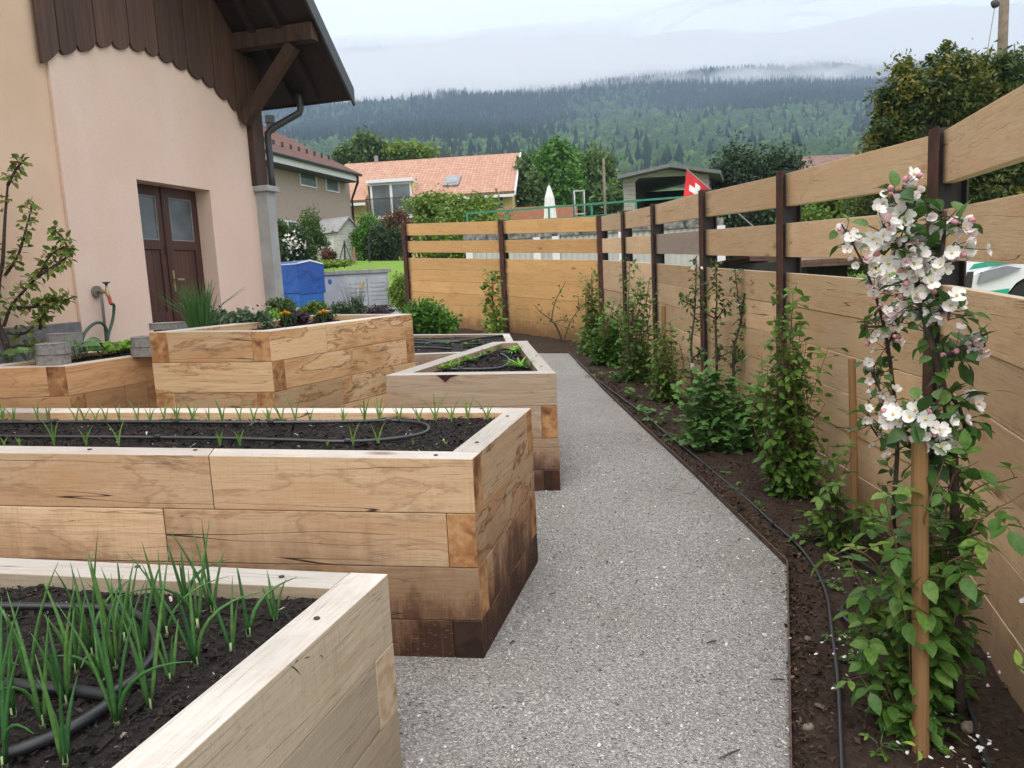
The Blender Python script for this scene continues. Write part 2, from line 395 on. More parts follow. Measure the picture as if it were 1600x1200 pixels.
def quads(cx, cy, cz, L, W, tilt):
    """little random flakes; arrays of centres"""
    n = len(cx); a = RN.random(n) * 6.283; t = RN.normal(0, tilt, n); t2 = RN.normal(0, tilt, n)
    ux, uy, uz = np.cos(a) * np.cos(t), np.sin(a) * np.cos(t), np.sin(t)
    vx, vy, vz = -np.sin(a) * np.cos(t2), np.cos(a) * np.cos(t2), np.sin(t2)
    P = []
    for su, sv in ((-1, -.7), (1, -1), (.8, 1), (-1, .8)):
        P.append(np.stack([cx + ux * L * su + vx * W * sv, cy + uy * L * su + vy * W * sv, cz + uz * L * su + vz * W * sv], 1))
    v = np.stack(P, 1).reshape(-1, 3); f = np.arange(4 * n).reshape(n, 4)
    return v, f
def soil_fill(poly, h, root, res=.03, amp=.022, nfl=3000, mat='soil', fl=.008, hmap=None):
    xs = [p.x for p in poly]; ys = [p.y for p in poly]
    X, Y = np.meshgrid(np.arange(min(xs) - res, max(xs) + res * 2, res), np.arange(min(ys) - res, max(ys) + res * 2, res), indexing='ij')
    Z = gznp(X, Y) + h + (fbm(X * 5, Y * 5, 3) - .5) * amp * 1.6 + (fbm(X * 28, Y * 28, 3) - .5) * amp
    nx, ny = X.shape; idx = np.arange(nx * ny).reshape(nx, ny)
    f = np.stack([idx[:-1, :-1], idx[1:, :-1], idx[1:, 1:], idx[:-1, 1:]], -1).reshape(-1, 4)
    big = inset(poly, -.06)
    ins = inpoly(X, Y, big).reshape(-1); f = f[ins[f].all(1)]
    v = np.stack([X, Y, Z], -1).reshape(-1, 3)
    x = RN.uniform(min(xs), max(xs), nfl * 2); y = RN.uniform(min(ys), max(ys), nfl * 2)
    k = inpoly(x, y, inset(poly, .01)); x, y = x[k][:nfl], y[k][:nfl]
    z = gznp(x, y) + h + .006 + (fbm(x * 5, y * 5, 3) - .5) * amp * 1.6
    L = RN.gamma(2.2, fl / 2, len(x)); v2, f2 = quads(x, y, z, L, L * RN.uniform(.2, .5, len(x)), .35)
    r = np.concatenate([np.zeros(len(f)), .01 + .99 * RN.random(len(f2)) ** 1.1])
    npmesh('soil', np.concatenate([v, v2]), np.concatenate([f, f2 + len(v)]), M[mat], root, r=r)
# ------------------------------------------------------------------ the six beds
H1, H2, H3, H4, H5, H6 = .62, .787, 1.0, .774, .75, .40
def quadbed(cs, h): return [G(x, y, h) for x, y in cs]
c1 = G(607, 896, H1); c1n = G(50, 1401, H1); c1l = G(-420, 851, H1)
P1 = [c1n + (c1l - c1), c1n, c1, c1l]
BED1, P1, I1 = raised_bed(P1, H1, .112, 1, 'oak_a', 'nearest oak raised bed, full of spring onions, pale sawn timber corner at the bottom left',
                        {(1, 1): [.35], (1, 0): [.18]})
P2 = quadbed([(-420, 701.5), (738, 717), (830, 637), (-420, 637)], H2)
BED2, P2, I2 = raised_bed(P2, H2, .108, 0, 'oak_b', 'long oak raised bed with garlic sprouts and dark stained corner beside the gravel path',
                        {(0, 0): [.655], (0, 1): [.585], (2, 0): [.6], (1, 2): [.12]}, darkends={(1, 3), (0, 3), (2, 3)})
P3 = quadbed([(232, 519), (420, 517.5), (644, 490), (496, 491)], H3)
BED3, P3, I3 = raised_bed(P3, H3, .10, 1, 'oak_c', 'tallest oak raised bed, planted with herbs and marigolds, in front of the brown door',
                        {(1, 0): [.34], (1, 2): [.42], (0, 3): [.5]})
P4 = quadbed([(602, 586.5), (869, 583), (824, 532), (770, 534)], H4)
BED4, P4, I4 = raised_bed(P4, H4, .105, 0, 'oak_d', 'wedge shaped oak raised bed with green rosettes behind the garlic bed', {(0, 3): [.6]},
                        darkends={(1, 3), (0, 3)})
P5 = quadbed([(-60, 577), (102, 572), (244, 552), (222, 537)], H5)
BED5, P5, I5 = raised_bed(P5, H5, .095, 1, 'oak_e', 'low oak raised bed with seedlings and stacked grey pavers beside the garden tap', {(1, 1): [.62]})
P6 = quadbed([(440, 561), (811, 548), (796, 521), (440, 524)], H6)
BED6, P6, I6 = raised_bed(P6, H6, .10, 0, 'oak_d', 'lowest and farthest oak raised bed with several hoses, before the far fence')
soil_fill(I1, H1 - .038, BED1, .02, .02, 22000, fl=.0045)
soil_fill(I2, H2 - .036, BED2, .022, .02, 22000, fl=.0045)
soil_fill(I3, H3 - .05, BED3, .04, .02, 3000, fl=.007)
soil_fill(I4, H4 - .05, BED4, .03, .02, 7000, fl=.006)
soil_fill(I5, H5 - .03, BED5, .04, .02, 3000, fl=.007)
soil_fill(I6, H6 - .04, BED6, .05, .02, 3000, fl=.009)
# ------------------------------------------------------------------ gravel path, edging, earth
EDGE = [G(x, y) for x, y in [(560, 551.5), (700, 552), (850, 552), (888, 552), (917, 581), (942, 609), (967, 633), (1000, 664.5), (1080, 739), (1160, 817), (1229, 885), (1231, 1000), (1234, 1200), (1236, 1600)]]
EDGE = [flat(p) for p in EDGE]
GP = EDGE + [V((.55, -1.2, 0)), V((-9, -1.2, 0)), V((-9, 12.4, 0)), V((-4.5, 12.2, 0))]
mb = MB(); tri = tessellate_polygon([GP]); mb.add([GZ(p, .0) for p in GP], [tuple(t) for t in tri])
o = mb.build('gravel_path', M['gravel']); tag(o, kind='structure')
if o.data.polygons[0].normal.z < 0: o.data.flip_normals()
n = 26000; y = RN.uniform(1.2, 6.5, n) ** 1.0; x = RN.uniform(-.6, 1.35, n); k = inpoly(x, y, GP)
for pl in (P1, P2, P4): k &= ~inpoly(x, y, inset(pl, -.01))
x, y = x[k], y[k]; L = RN.gamma(3, .0008, len(x)) + .0013
v, f = quads(x, y, gznp(x, y) + .003, L, L * RN.uniform(.4, .8, len(x)), .4)
o = npmesh('gravel_chips', v, f, M['chips'], None, tuple(on(.5, 2.5)), r=RN.random(len(f))); tag(o, kind='stuff')
mb = MB()
for i in range(2, len(EDGE) - 1):
    a, b = EDGE[i], EDGE[i + 1]; d = (b - a).normalized(); nn = V((d.y, -d.x, 0))
    if (a - b).length > .01:
        if i == 2 or i==3: pass
        mb.obox(GZ(a, -.05), GZ(b, 0) - GZ(a, 0), nn * -.007, V((0, 0, .082)))
M['edge'] = plain('rusty_edging_steel', (.10, .062, .048), .75, var=.2, sc=30)
tag(mb.build('garden_edging', M['edge']), 'thin rusty steel edging strip between grey gravel and brown earth', 'edging')
# earth sheet
res = .03; X, Y = np.meshgrid(np.arange(-4.6, 3.3, res), np.arange(.2, 17.2, res), indexing='ij')
ins = inpoly(X, Y, GP); dist = np.full(X.shape, 9.)
for i in range(len(EDGE) - 1):
    a, b = EDGE[i], EDGE[i + 1]; dx, dy = b.x - a.x, b.y - a.y; t = np.clip(((X - a.x) * dx + (Y - a.y) * dy) / (dx * dx + dy * dy + 1e-9), 0, 1)
    dist = np.minimum(dist, np.hypot(X - a.x - t * dx, Y - a.y - t * dy))
amp = np.clip(dist / .12, 0.1, 1)
Z = gznp(X, Y) + np.where(ins, -.05, .0 + amp * (.015 + (fbm(X * 3, Y * 3, 3) - .45) * .07 + (fbm(X * 22, Y * 22, 3) - .5) * .035))
nx, ny = X.shape; idx = np.arange(nx * ny).reshape(nx, ny)
f = np.stack([idx[:-1, :-1], idx[1:, :-1], idx[1:, 1:], idx[:-1, 1:]], -1).reshape(-1, 4)
keep = ((~ins) | (dist < .08)).reshape(-1); f = f[keep[f].all(1)]; v = np.stack([X, Y, Z], -1).reshape(-1, 3)
used = np.unique(f); remap = np.zeros(len(v), int); remap[used] = np.arange(len(used)); v = v[used]; f = remap[f]
o = npmesh('earth_bed', v, f, M['earth'], None, tuple(on(2, 5)), r=np.zeros(len(f)), smooth=True); tag(o, kind='structure')
n = 15000; x = RN.uniform(.7, 2.6, n); y = RN.uniform(1.2, 9, n); k = ~inpoly(x, y, inset(GP, .0) if False else GP); x, y = x[k], y[k]
for i in range(4, len(EDGE) - 1):
    a, b = EDGE[i], EDGE[i + 1]; d = b - a; q = int(d.length * 420); tt = RN.random(q); of = np.abs(RN.normal(0, .07, q)); dn_ = d.normalized(); x = np.append(x, a.x + d.x * tt + dn_.y * -of * -1 * -1); y = np.append(y, a.y + d.y * tt + dn_.x * of)
L = RN.gamma(2, .0022, len(x)) + .0015; v, f = quads(x, y, gznp(x, y) + .020 + (fbm(x * 3, y * 3, 3) - .45) * .07, L, L * RN.uniform(.4, .9, len(x)), .5)
o = npmesh('earth_crumbs', v, f, M['earth'], None, tuple(on(2, 4)), r=.01 + .99 * RN.random(len(f)) ** 1.6); tag(o, kind='stuff')
def rock(mb, p, s, sq=.65, r=0.0, seed=1):
    rr = random.Random(seed); nu, nv = 9, 6; pts = []; ph = [rr.uniform(0, 6) for _ in range(6)]
    for j in range(nv + 1):
        th = math.pi * j / nv
        for i in range(nu):
            a = 2 * math.pi * i / nu; k = 1 + .13 * math.sin(2 * a + ph[0]) + .1 * math.sin(3 * th + a + ph[1])
            pts.append(V(p) + V((math.sin(th) * math.cos(a) * s * k, math.sin(th) * math.sin(a) * s * .8 * k, math.cos(th) * s * sq * k)))
    mb.add(pts, [(j * nu + i, (j + 1) * nu + i, (j + 1) * nu + (i + 1) % nu, j * nu + (i + 1) % nu) for j in range(nv) for i in range(nu)], 0, r)
M['stone'] = plain('river_stone', (.20, .16, .125), .7, var=.25, sc=40)
for i, (px, py, s, lb) in enumerate([(1515, 1143, .030, 'grey brown pebble beside the hose near the fence foot'), (1262, 1142, .022, 'brown pebble lying on bare earth near the steel edging'),
        (1262, 1001, .015, 'small dark pebble halfway up the bare earth strip'), (1447, 966, .038, 'pale round stone half hidden behind the thick wooden stake'), (1237, 1062, .014, 'small tan pebble lying against the steel edging')]):
    mb = MB(); p = G(px, py); rock(mb, p + V((0, 0, s * .5)), s, .68, seed=i + 3); tag(mb.build('pebble', M['stone'], loc=p, smooth=True), lb, 'pebble', 'pebbles on the earth')
# ------------------------------------------------------------------ fence
FH = 2.09
RP = [flat(G(x, y, FH)) for x, y in [(940, 338), (978, 331), (1026, 320), (1105, 299), (1232, 270), (1483, 204), (1800, 23)]]
FP = [flat(G(x, y, FH)) for x, y in [(633, 350), (785, 345), (940, 338)]]
HT = [(1.855, 2.085), (1.505, 1.735)]; PANEL = 1.392
def hpost(p, d, root, top=FH + .015, w=.11, dep=.13):
    """H section post: two flanges and a web, d = direction of the fence"""
    nn = V((-d.y, d.x, 0)); mb = MB(); o = GZ(p, -.15); up = V((0, 0, top + .15)); ft = .009
    mb.obox(o + nn * (fs_ * dep / 2) - d * w / 2 - nn * ft / 2, d * w, nn * ft, up); q = mb.build('post', M['rust'], root, bevel=.002); mb = MB()
    mb.obox(o - nn * (fs_ * dep / 2) - d * w / 2 - nn * ft / 2, d * w, nn * ft, up)
    mb.obox(o - nn * (dep / 2 - ft / 2 - .001) - d * .004, d * .008, nn * (dep - ft - .002), up)
    mb.build('post_web', M['steel_dark'], q)
def fence(pts, label, mat, side, oddboard=None, skipfirst=False):
    global fs_
    fs_ = side
    root = thing('timber_fence', GZ(pts[len(pts) // 2]), label, 'fence')
    n = len(pts)
    for i, p in enumerate(pts):
        if skipfirst and i == 0: continue
        d = (pts[min(i + 1, n - 1)] - pts[max(i - 1, 0)]).normalized(); hpost(p, d, root)
    th = .05
    for i in range(n - 1):
        d = (pts[i + 1] - pts[i]).normalized(); nn = V((-d.y, d.x, 0)); a = pts[i] + d * .012; b = pts[i + 1] - d * .012
        def pl(mb, h0, h1, j=.002):
            o = nn * random.uniform(-j, j)
            A, B, C, D = a - nn * th / 2 + o, b - nn * th / 2 + o, b + nn * th / 2 + o, a + nn * th / 2 + o
            timber(mb, A, B, C, D, h0, h1, (0, 1, 0))
        for (h0, h1), nm in zip(HT, ('top_board', 'middle_board')):
            mb = MB(); pl(mb, h0 + random.uniform(-.004, .004), h1 + random.uniform(-.004, .004))
            mt = M['fence_grey'] if oddboard == (i, nm) else M[mat]
            mb.build(nm, [mt, M['fence_top']], root, bevel=.003)
        mb = MB(); k = 6
        for j in range(k):
            h0 = PANEL * j / k; h1 = PANEL * (j + 1) / k; pl(mb, (h0 if j else -.06) + .001, h1 - .0015, .004)
        mb.build('lower_panel', [M[mat], M['fence_top']], root, bevel=.003)
    return root
M['fence_top'] = oak('fence_board_edge', (.72, .60, .45), (.66, .52, .36), (.48, .34, .2), .3, 0, 0, 0)
fence(RP, 'long oak plank fence on rusty steel posts curving along the right side of the garden', 'fence_r', -1, (2, 'middle_board'), skipfirst=True)
fence(FP, 'golden oak plank fence of two bays closing off the far end of the garden', 'fence_l', -1)
# ================================================================== pink house on the left
m = NT('pink_render'); p = m.pos(); nz = m.noise(p, 38, 8, .8); b = m.noise(p, .8, 4, .6); b2 = m.noise(m.vm(p, (1.5, 1.5, .35)), 1.6, 4, .6)
c = m.mix(m.rng(b, .3, .7), (.88, .68, .565), (.80, .585, .47)); c = m.mix(m.rng(b2, .5, .75, 0, .5), c, (.90, .72, .625))
M['pink'] = m.bsdf(m.mix(m.rng(nz, .38, .62, .14, 0), c, (.55, .40, .33)), .9, nz, .8, .012, .2)
m = NT('tan_render'); p = m.pos(); nz = m.noise(p, 75, 6, .75); b = m.noise(p, 1.2, 4, .6)
c = m.mix(m.rng(b, .3, .7), (.78, .57, .42), (.69, .48, .34)); M['tanr'] = m.bsdf(c, .9, nz, .7, .006, .2)
m = NT('grey_plinth'); p = m.pos(); nz = m.noise(p, 12, 6, .7); M['plinth'] = m.bsdf(m.ramp(nz, [(.3, (.13, .13, .135)), (.7, (.24, .235, .235))]), .9, nz, .9, .02, .2)
def woodm(name, a, b, sx=(30, 30, 1.2), rough=.6):
    m = NT(name); p = m.pos(); g = m.noise(m.vm(p, sx), 1.0, 5, .6); k = m.vor(m.vm(p, (3, 3, 1.3)), 1.0, 'Distance'); r = m.attr('r', 'Fac')
    c = m.mix(m.rng(g, .3, .7), a, b); c = m.mix(m.rng(k, .03, .12, .7, 0), c, tuple(x * .35 for x in b))
    t = m.rng(r, 0, 1, .78, 1.2); c = m.mix(1.0, c, m.comb(t, t, t), 'MULTIPLY')
    return m.bsdf(c, rough, g, .4, .003, .35)
M['brown'] = woodm('brown_stained_boards', (.115, .062, .042), (.055, .03, .022))
M['brown_d'] = woodm('dark_roof_timber', (.050, .033, .028), (.028, .019, .017), (14, 14, 14))
M['doorw'] = woodm('old_brown_door', (.105, .048, .036), (.055, .026, .022), (28, 28, 1.5), .45)
M['concrete'] = plain('pale_concrete', (.42, .43, .42), .8, var=.1, sc=5)
M['zinc_dark'] = plain('dark_painted_metal', (.055, .06, .065), .45, spec=.5)
m = NT('frosted_pane'); M['pane'] = m.bsdf(m.ramp(m.noise(m.pos(), 3, 3), [(.3, (.075, .09, .10)), (.7, (.14, .165, .175))]), .22, spec=.6)
WD = ray(1120, 415.6); WD.z = 0; WD.normalize(); WN = V((WD.y, -WD.x, 0)); W0 = At(213, 280, 7.9)
def wp(px, py, off=0.0): return Vp(px, py, W0 + WN * off, WN)
def sz(px, py, off=0.0): p = wp(px, py, off); return (p - W0).dot(WD), p.z
def ws(s, z, off=0.0): q = W0 + WD * s + WN * off; return V((q.x, q.y, z))
house = thing('pink_house', ws(1, gz(W0.x, W0.y)), 'pink rendered house with scalloped brown gable boards and double door', 'house')
sC, _ = sz(101, 300); sL = 0.0; sR = sz(328, 300)[0]; zT = sz(213, 280)[1]; sP = sz(400, 300)[0]; zB = gz(W0.x, W0.y) - .3; ZT = 8.2; TH = .32
mb = MB()
def wbox(mb, s0, s1, z0, z1, o0, o1, mi=0, r=0.0): mb.obox(ws(s0, z0, o0), WD * (s1 - s0), WN * (o1 - o0), V((0, 0, z1 - z0)), mi, r)
SE = sz(440, 490, .1)[0]
wbox(mb, sC, sL, zB, ZT, -TH, 0); wbox(mb, sR, SE - .02, zB, ZT, -TH, 0); wbox(mb, sL, sR, zT, ZT, -TH, 0)
wbox(mb, SE - .32, SE - .02, zB, ZT - 3.2, -5, -TH)
mb.build('wall', M['pink'], house)
mb = MB(); wbox(mb, sC - 6, sC - .002, zB, ZT, -TH, -.03); mb.build('wing_wall', M['tanr'], house)
zP = sz(60, 508)[1]; mb = MB(); wbox(mb, sC - 6, sC - .004, zB, zP, -.028, .0); mb.build('plinth', M['plinth'], house, bevel=.01)
mb = MB(); wbox(mb, sL - .0, sR, zB + .3, zB + .42, -TH, .12); mb.build('door_step', M['concrete'], house, bevel=.01)
# double door
DO = -.19; dl = .003
s0, s1 = sL + dl, sR - dl; zD = zB + .42; zt = zT - dl
def leafdoor(a, b, handle):
    mb = MB(); t0, t1 = DO - .045, DO
    fw = .10; z1 = zt - .0; zw1 = sz(217, 303, DO)[1]; zw0 = sz(226, 374, DO)[1]; zm = zw0 - .10; zk = zD + .22; zmid = zD + .22 + (zw0 - .1 - zD - .22) * .42
    for (p, q, u, v) in ((a, a + fw, zD, z1), (b - fw, b, zD, z1)): wbox(mb, p, q, u, v, t0, t1, 0, random.random())
    for (u, v) in ((zD, zk), (zm, zw0), (zw1, z1), (zmid - .05, zmid + .05)): wbox(mb, a + fw, b - fw, u, v, t0, t1 - .001, 0, random.random())
    n = 3
    for (u, v) in ((zk, zmid - .05), (zmid + .05, zm)):
        for i in range(n):
            x0 = a + fw + (b - a - 2 * fw) * i / n; x1 = a + fw + (b - a - 2 * fw) * (i + 1) / n; wbox(mb, x0 + .002, x1 - .002, u, v, t0, t1 - .018, 0, random.random())
    d = mb.build('door', M['doorw'], house, bevel=.003)
    mb = MB(); wbox(mb, a + fw, b - fw, zw0, zw1, DO - .03, DO - .015); mb.build('pane', M['pane'], d)
    mb = MB(); q = .012
    for (p, r_, u, v) in ((a + fw, b - fw, zw0, zw0 + q), (a + fw, b - fw, zw1 - q, zw1), (a + fw, a + fw + q, zw0 + q, zw1 - q), (b - fw - q, b - fw, zw0 + q, zw1 - q)): wbox(mb, p, r_, u, v, DO - .015, DO - .003)
    mb.build('glazing_bead', M['doorbead'], d)
    if handle:
        h = sz(268, 437, DO)[1]; mb = MB(); wbox(mb, a + .035, a + .065, h - .13, h + .10, DO, DO + .008); wbox(mb, a + .04, a + .06, h - .01, h + .01, DO + .008, DO + .05); wbox(mb, a + .04, a + .15, h - .01, h + .01, DO + .045, DO + .06)
        mb.build('handle', M['brass'], d, bevel=.002)
M['doorbead'] = plain('grey_bead', (.26, .26, .25), .6); M['brass'] = plain('aged_brass', (.45, .36, .2), .4, .6)
mid = (s0 + s1) / 2; leafdoor(s0, mid - .002, False); leafdoor(mid + .002, s1, True)
mb = MB(); wbox(mb, mid - .025, mid + .02, zD, zt, DO + .001, DO + .015); mb.build('door_astragal', M['doorw'], house, bevel=.003)
# scalloped boards
cus = [(66, 98), (94, 77), (120.7, 70), (151, 64), (175.7, 63), (203.7, 66.5), (227.5, 73), (248.5, 82), (271, 92), (294, 103), (317, 119), (336, 133), (357, 152), (371.5, 171.5), (390, 192), (404, 207)]
BO = .035; cs = [sz(x, y, BO) for x, y in cus]
# roof line in the plane of the verge
ra = sz(552, 152, 1.15); rb = sz(482, 0, 1.15); kz = (rb[1] - ra[1]) / (ra[0] - rb[0])
def roofz(s): return ra[1] + kz * (ra[0] - s) if s > ra[0] - 6.2 else ra[1] + kz * 6.2 - kz * (ra[0] - 6.2 - s)
mb = MB()
for i in range(len(cs) - 1):
    (a, za), (b, zb) = cs[i], cs[i + 1]; w = b - a; g = .004; pts = []
    n = 8; sg = w * (.30 if i else .12)
    for k in range(n + 1):
        t = k / n; bul = math.sqrt(max(0, 1 - (2 * t - 1) ** 2)) * sg
        pts.append(ws(a + g + (w - 2 * g) * t, za + (zb - za) * t - bul * 1.0, BO - .03))
    pts += [ws(b - g, roofz(b) - .03, BO - .03), ws(a + g, roofz(a) - .03, BO - .03)]
    mb.prism(pts, WN * (.026 + .005 * (i % 2)), 0, random.random())
ob = mb.build('gable_boards', M['brown'], house, bevel=.002)
# roof slab, soffit, verge board
sr = ra[0] - 6.2; NEc = 1.15
def rslab(mb, s_a, s_b, o0, o1, u, v, mi=0):
    P = [ws(s_a, roofz(s_a) + u, o0), ws(s_b, roofz(s_b) + u, o0), ws(s_b, roofz(s_b) + u, o1), ws(s_a, roofz(s_a) + u, o1)]
    Q = [q + V((0, 0, v - u)) for q in P]; mb.add(P + Q, [(3, 2, 1, 0), (4, 5, 6, 7), (0, 1, 5, 4), (1, 2, 6, 5), (2, 3, 7, 6), (3, 0, 4, 7)], mi)
mb = MB(); rslab(mb, sr, ra[0], -8, NEc - .03, 0, .10); rslab(mb, sr - 6, sr, -8, NEc - .03, 0, .10); mb.build('roof', M['brown_d'], house)
mb = MB(); rslab(mb, sr, ra[0] + .04, NEc - .03, NEc, -.06, .15); mb.build('verge_board', M['zinc_dark'], house)
mb = MB()
for o in (.28, .62): rslab(mb, sr, ra[0] - .1, o, o + .09, -.11, -.002)
mb.build('rafter', M['brown_d'], house)
mb = MB(); k = ra[0] + .0; mb.obox(ws(k + .002, ra[1] - .03, -8), WD * .02, WN * (8 + NEc - .04), V((0, 0, .13))); mb.build('eave_board', M['brown_d'], house)
# purlin, brace, corner post
sp_ = sz(501, 74, NEc)[0]; zp = roofz(sp_) - .10
mb = MB(); mb.beam(ws(sp_, zp, .02), ws(sp_, zp, NEc - .06), .16, .19, 0); mb.build('purlin', M['brown'], house, bevel=.004)
q_ = Vp(405, 188, W0 + WD * sp_, WD); mb = MB(); mb.beam(ws(sp_, q_.z, .05), ws(sp_, zp - .12, .80), .12, .14, 0); mb.build('brace', M['brown'], house, bevel=.004)
cp0, cp1 = sz(403, 290, .07), sz(404, 195, .07); mb = MB(); wbox(mb, cp0[0] - .02, cp0[0] + .22, cp0[1], roofz(cp0[0]) - .1, -.15, .08); mb.build('corner_post', M['brown'], house, bevel=.006)
zc = cp0[1]; sa = sz(399, 300, 0)[0]
mb = MB(); wbox(mb, sa, SE, zB, zc - .07, -.25, .16); mb.build('pilaster', M['concrete'], house, bevel=.008)
mb = MB(); wbox(mb, sa - .05, SE + .04, zc - .07, zc, -.3, .21); mb.build('pilaster_cap', M['concrete'], house, bevel=.008)
# downpipe
e1 = ws(ra[0] - .25, 0, 0); dp = [ws(ra[0] - .12, roofz(ra[0] - .12) - .02, .46)]
dp.append(dp[0] - V((0, 0, .22))); dp.append(ws(cp0[0] + .28, sz(407, 202, .1)[1], .10)); dp.append(ws(cp0[0] + .28, zc + .02, .10))
q = []
for i in range(len(dp) - 1):
    for k in range(5): q.append(dp[i].lerp(dp[i + 1], k / 5 if i == 0 else .04 + .96 * k / 5))
q.append(dp[-1]); mb = MB(); mb.tube(q, .042, 12); mb.build('downpipe', M['zinc_dark'], house, smooth=True)
# ------------------------------------------------------------------ garden tap with its green hose
M['galv'] = plain('galvanised_pipe', (.30, .28, .27), .45, .5); M['hoseg'] = plain('green_hose', (.022, .085, .05), .35, spec=.6); M['red'] = plain('red_plastic', (.55, .10, .07), .4); M['whitep'] = plain('white_plastic', (.7, .7, .68), .4)
tp = wp(152, 456, .02); tap = thing('garden_tap', GZ(tp), 'brass wall tap with green lever on the pink wall', 'tap')
mb = MB(); mb.tube([tp - WN * .02, tp + WN * .012], .055, 18); mb.build('wall_plate', M['galv'], tap)
t2 = tp + WN * .11; mb = MB(); mb.tube([tp, tp + WN * .03, tp + WN * .035, t2], [.014, .014, .02, .016], 10); mb.tube([t2 + V((0, 0, .05)), t2 + V((0, 0, -.03)), t2 + V((0, 0, -.06)) + WN * .015], [.011, .02, .014], 10); mb.build('tap_body', M['brass'], tap, smooth=True)
mb = MB(); mb.tube([t2 + V((0, 0, .05)), t2 + V((0, 0, .075))], [.006, .022], 10); mb.beam(t2 + V((0, 0, .08)) - WD * .035, t2 + V((0, 0, .08)) + WD * .035, .02, .014); mb.build('tap_lever', M['hoseg'], tap)
mb = MB(); mb.tube([t2 + V((0, 0, -.05)) + WN * .013, t2 + V((0, 0, -.115)) + WN * .025], .017, 12); mb.build('hose_connector', M['red'], tap)
pb = wp(166, 545, .05); mb = MB(); mb.tube([tp + WN * .04, tp + WN * .04 - V((0, 0, .08)), V((pb.x, pb.y, gz(pb.x, pb.y)))], .013, 8); mb.build('supply_pipe', M['galv'], tap, smooth=True)
h0 = t2 + V((0, 0, -.115)) + WN * .025
hp = [h0, wp(178, 478, .13), wp(176, 500, .12), wp(169, 525, .12), wp(168, 548, .12), wp(166, 580, .14), wp(150, 590, .18), wp(133, 560, .22), wp(128, 532, .2), wp(140, 511, .16), wp(156, 504, .12), wp(166, 515, .1), wp(166, 545, .12), wp(158, 570, .2), wp(142, 560, .26), wp(132, 540, .26), wp(146, 529, .24), wp(160, 540, .2), wp(164, 565, .2)]
mb = MB(); mb.tube(spline(hp, 6), .014, 8); tag(mb.build('garden_hose', M['hoseg'], loc=h0, smooth=True), 'dark green garden hose looping down from the wall tap', 'hose')
# ================================================================== terrain and far hillside
def T(x, y):
    x = np.asarray(x, float); y = np.asarray(y, float)
    b = gznp(np.clip(x, -45, 30), np.clip(y, -20, 60))
    yy = y + 60 * (fbm(x / 260 + 3, y / 260, 3) - .5) * np.clip((y - 150) / 300, 0, 1)
    pr = np.interp(yy, [60, 160, 250, 500, 800, 1100, 1400, 1700, 2100], [0, 6, 18, 72, 148, 245, 352, 470, 560])
    pr = pr + (fbm(x / 330, y / 240 + 9, 4) - .5) * np.clip((y - 250) / 900, 0, 1) * 75
    bank = 1.15 * np.clip((y - 21.5) / 4.5, 0, 1) * np.clip((2.5 - x) / 3, 0, 1) * np.clip((60 - y) / 20, 0, 1)
    out = .50 * np.clip((x - 2.6) / 1.5, 0, 1) * np.clip((40 - y) / 20, 0, 1)
    near = -.14 * np.clip((18 - y) / 3, 0, 1) * np.clip((3.2 - x) / .5, 0, 1)
    return b + pr + bank + out + near
ys = np.concatenate([np.arange(-30, 60, 1.0), np.geomspace(60, 2100, 130)]); us = np.linspace(-1, 1, 170)
Yg = np.repeat(ys[:, None], len(us), 1); half = 45 + np.clip(Yg, 0, None) * 1.15; Xg = us[None, :] * half + .12 * np.clip(Yg, 0, None)
Zg = T(Xg, Yg); ny, nx = Xg.shape; idx = np.arange(nx * ny).reshape(ny, nx)
f = np.stack([idx[:-1, :-1], idx[:-1, 1:], idx[1:, 1:], idx[1:, :-1]], -1).reshape(-1, 4)
m = NT('grass_ground'); p = m.pos(); n1 = m.noise(p, 12, 5, .7); n2 = m.noise(p, .02, 3)
c = m.ramp(n1, [(.3, (.045, .085, .018)), (.7, (.12, .19, .035))]); c = m.mix(m.rng(n2, .4, .6, 0, .5), c, (.13, .2, .05))
M['grass'] = m.bsdf(c, .9, n1, .6, .05, .1)
o = npmesh('ground', np.stack([Xg, Yg, Zg], -1).reshape(-1, 3), f, M['grass'], None, (0, 0, 0), smooth=True); tag(o, kind='structure')
m = NT('lawn'); p = m.pos(); n1 = m.noise(p, 25, 5, .7); n2 = m.noise(p, .9, 3)
c = m.ramp(n1, [(.3, (.10, .19, .03)), (.7, (.20, .31, .06))]); M['lawn'] = m.bsdf(m.mix(m.rng(n2, .4, .6, 0, .4), c, (.20, .30, .06)), .9, n1, .7, .04, .1)
xs = np.linspace(-9, 3, 50); yy = np.linspace(22.0, 33, 50); Xl, Yl = np.meshgrid(xs, yy, indexing='ij'); idx = np.arange(2500).reshape(50, 50)
f = np.stack([idx[:-1, :-1], idx[1:, :-1], idx[1:, 1:], idx[:-1, 1:]], -1).reshape(-1, 4)
o = npmesh('lawn', np.stack([Xl, Yl, T(Xl, Yl) + .02], -1).reshape(-1, 3), f, M['lawn'], None, (-3, 26, 1), smooth=True); tag(o, kind='structure')
m = NT('yard_paving'); p = m.pos(); n1 = m.noise(p, 18, 5, .7); M['yard'] = m.bsdf(m.ramp(n1, [(.3, (.2, .19, .18)), (.7, (.33, .32, .30))]), .85, n1, .3, .01, .2)
mb = MB(); mb.poly([GZ(V(q), .012) for q in ((-11, 12.4, 0), (-2.3, 12.4, 0), (-2.2, 17, 0), (-1.6, 21.4, 0), (-12, 21.4, 0))]); tag(mb.build('yard', M['yard']), kind='structure')
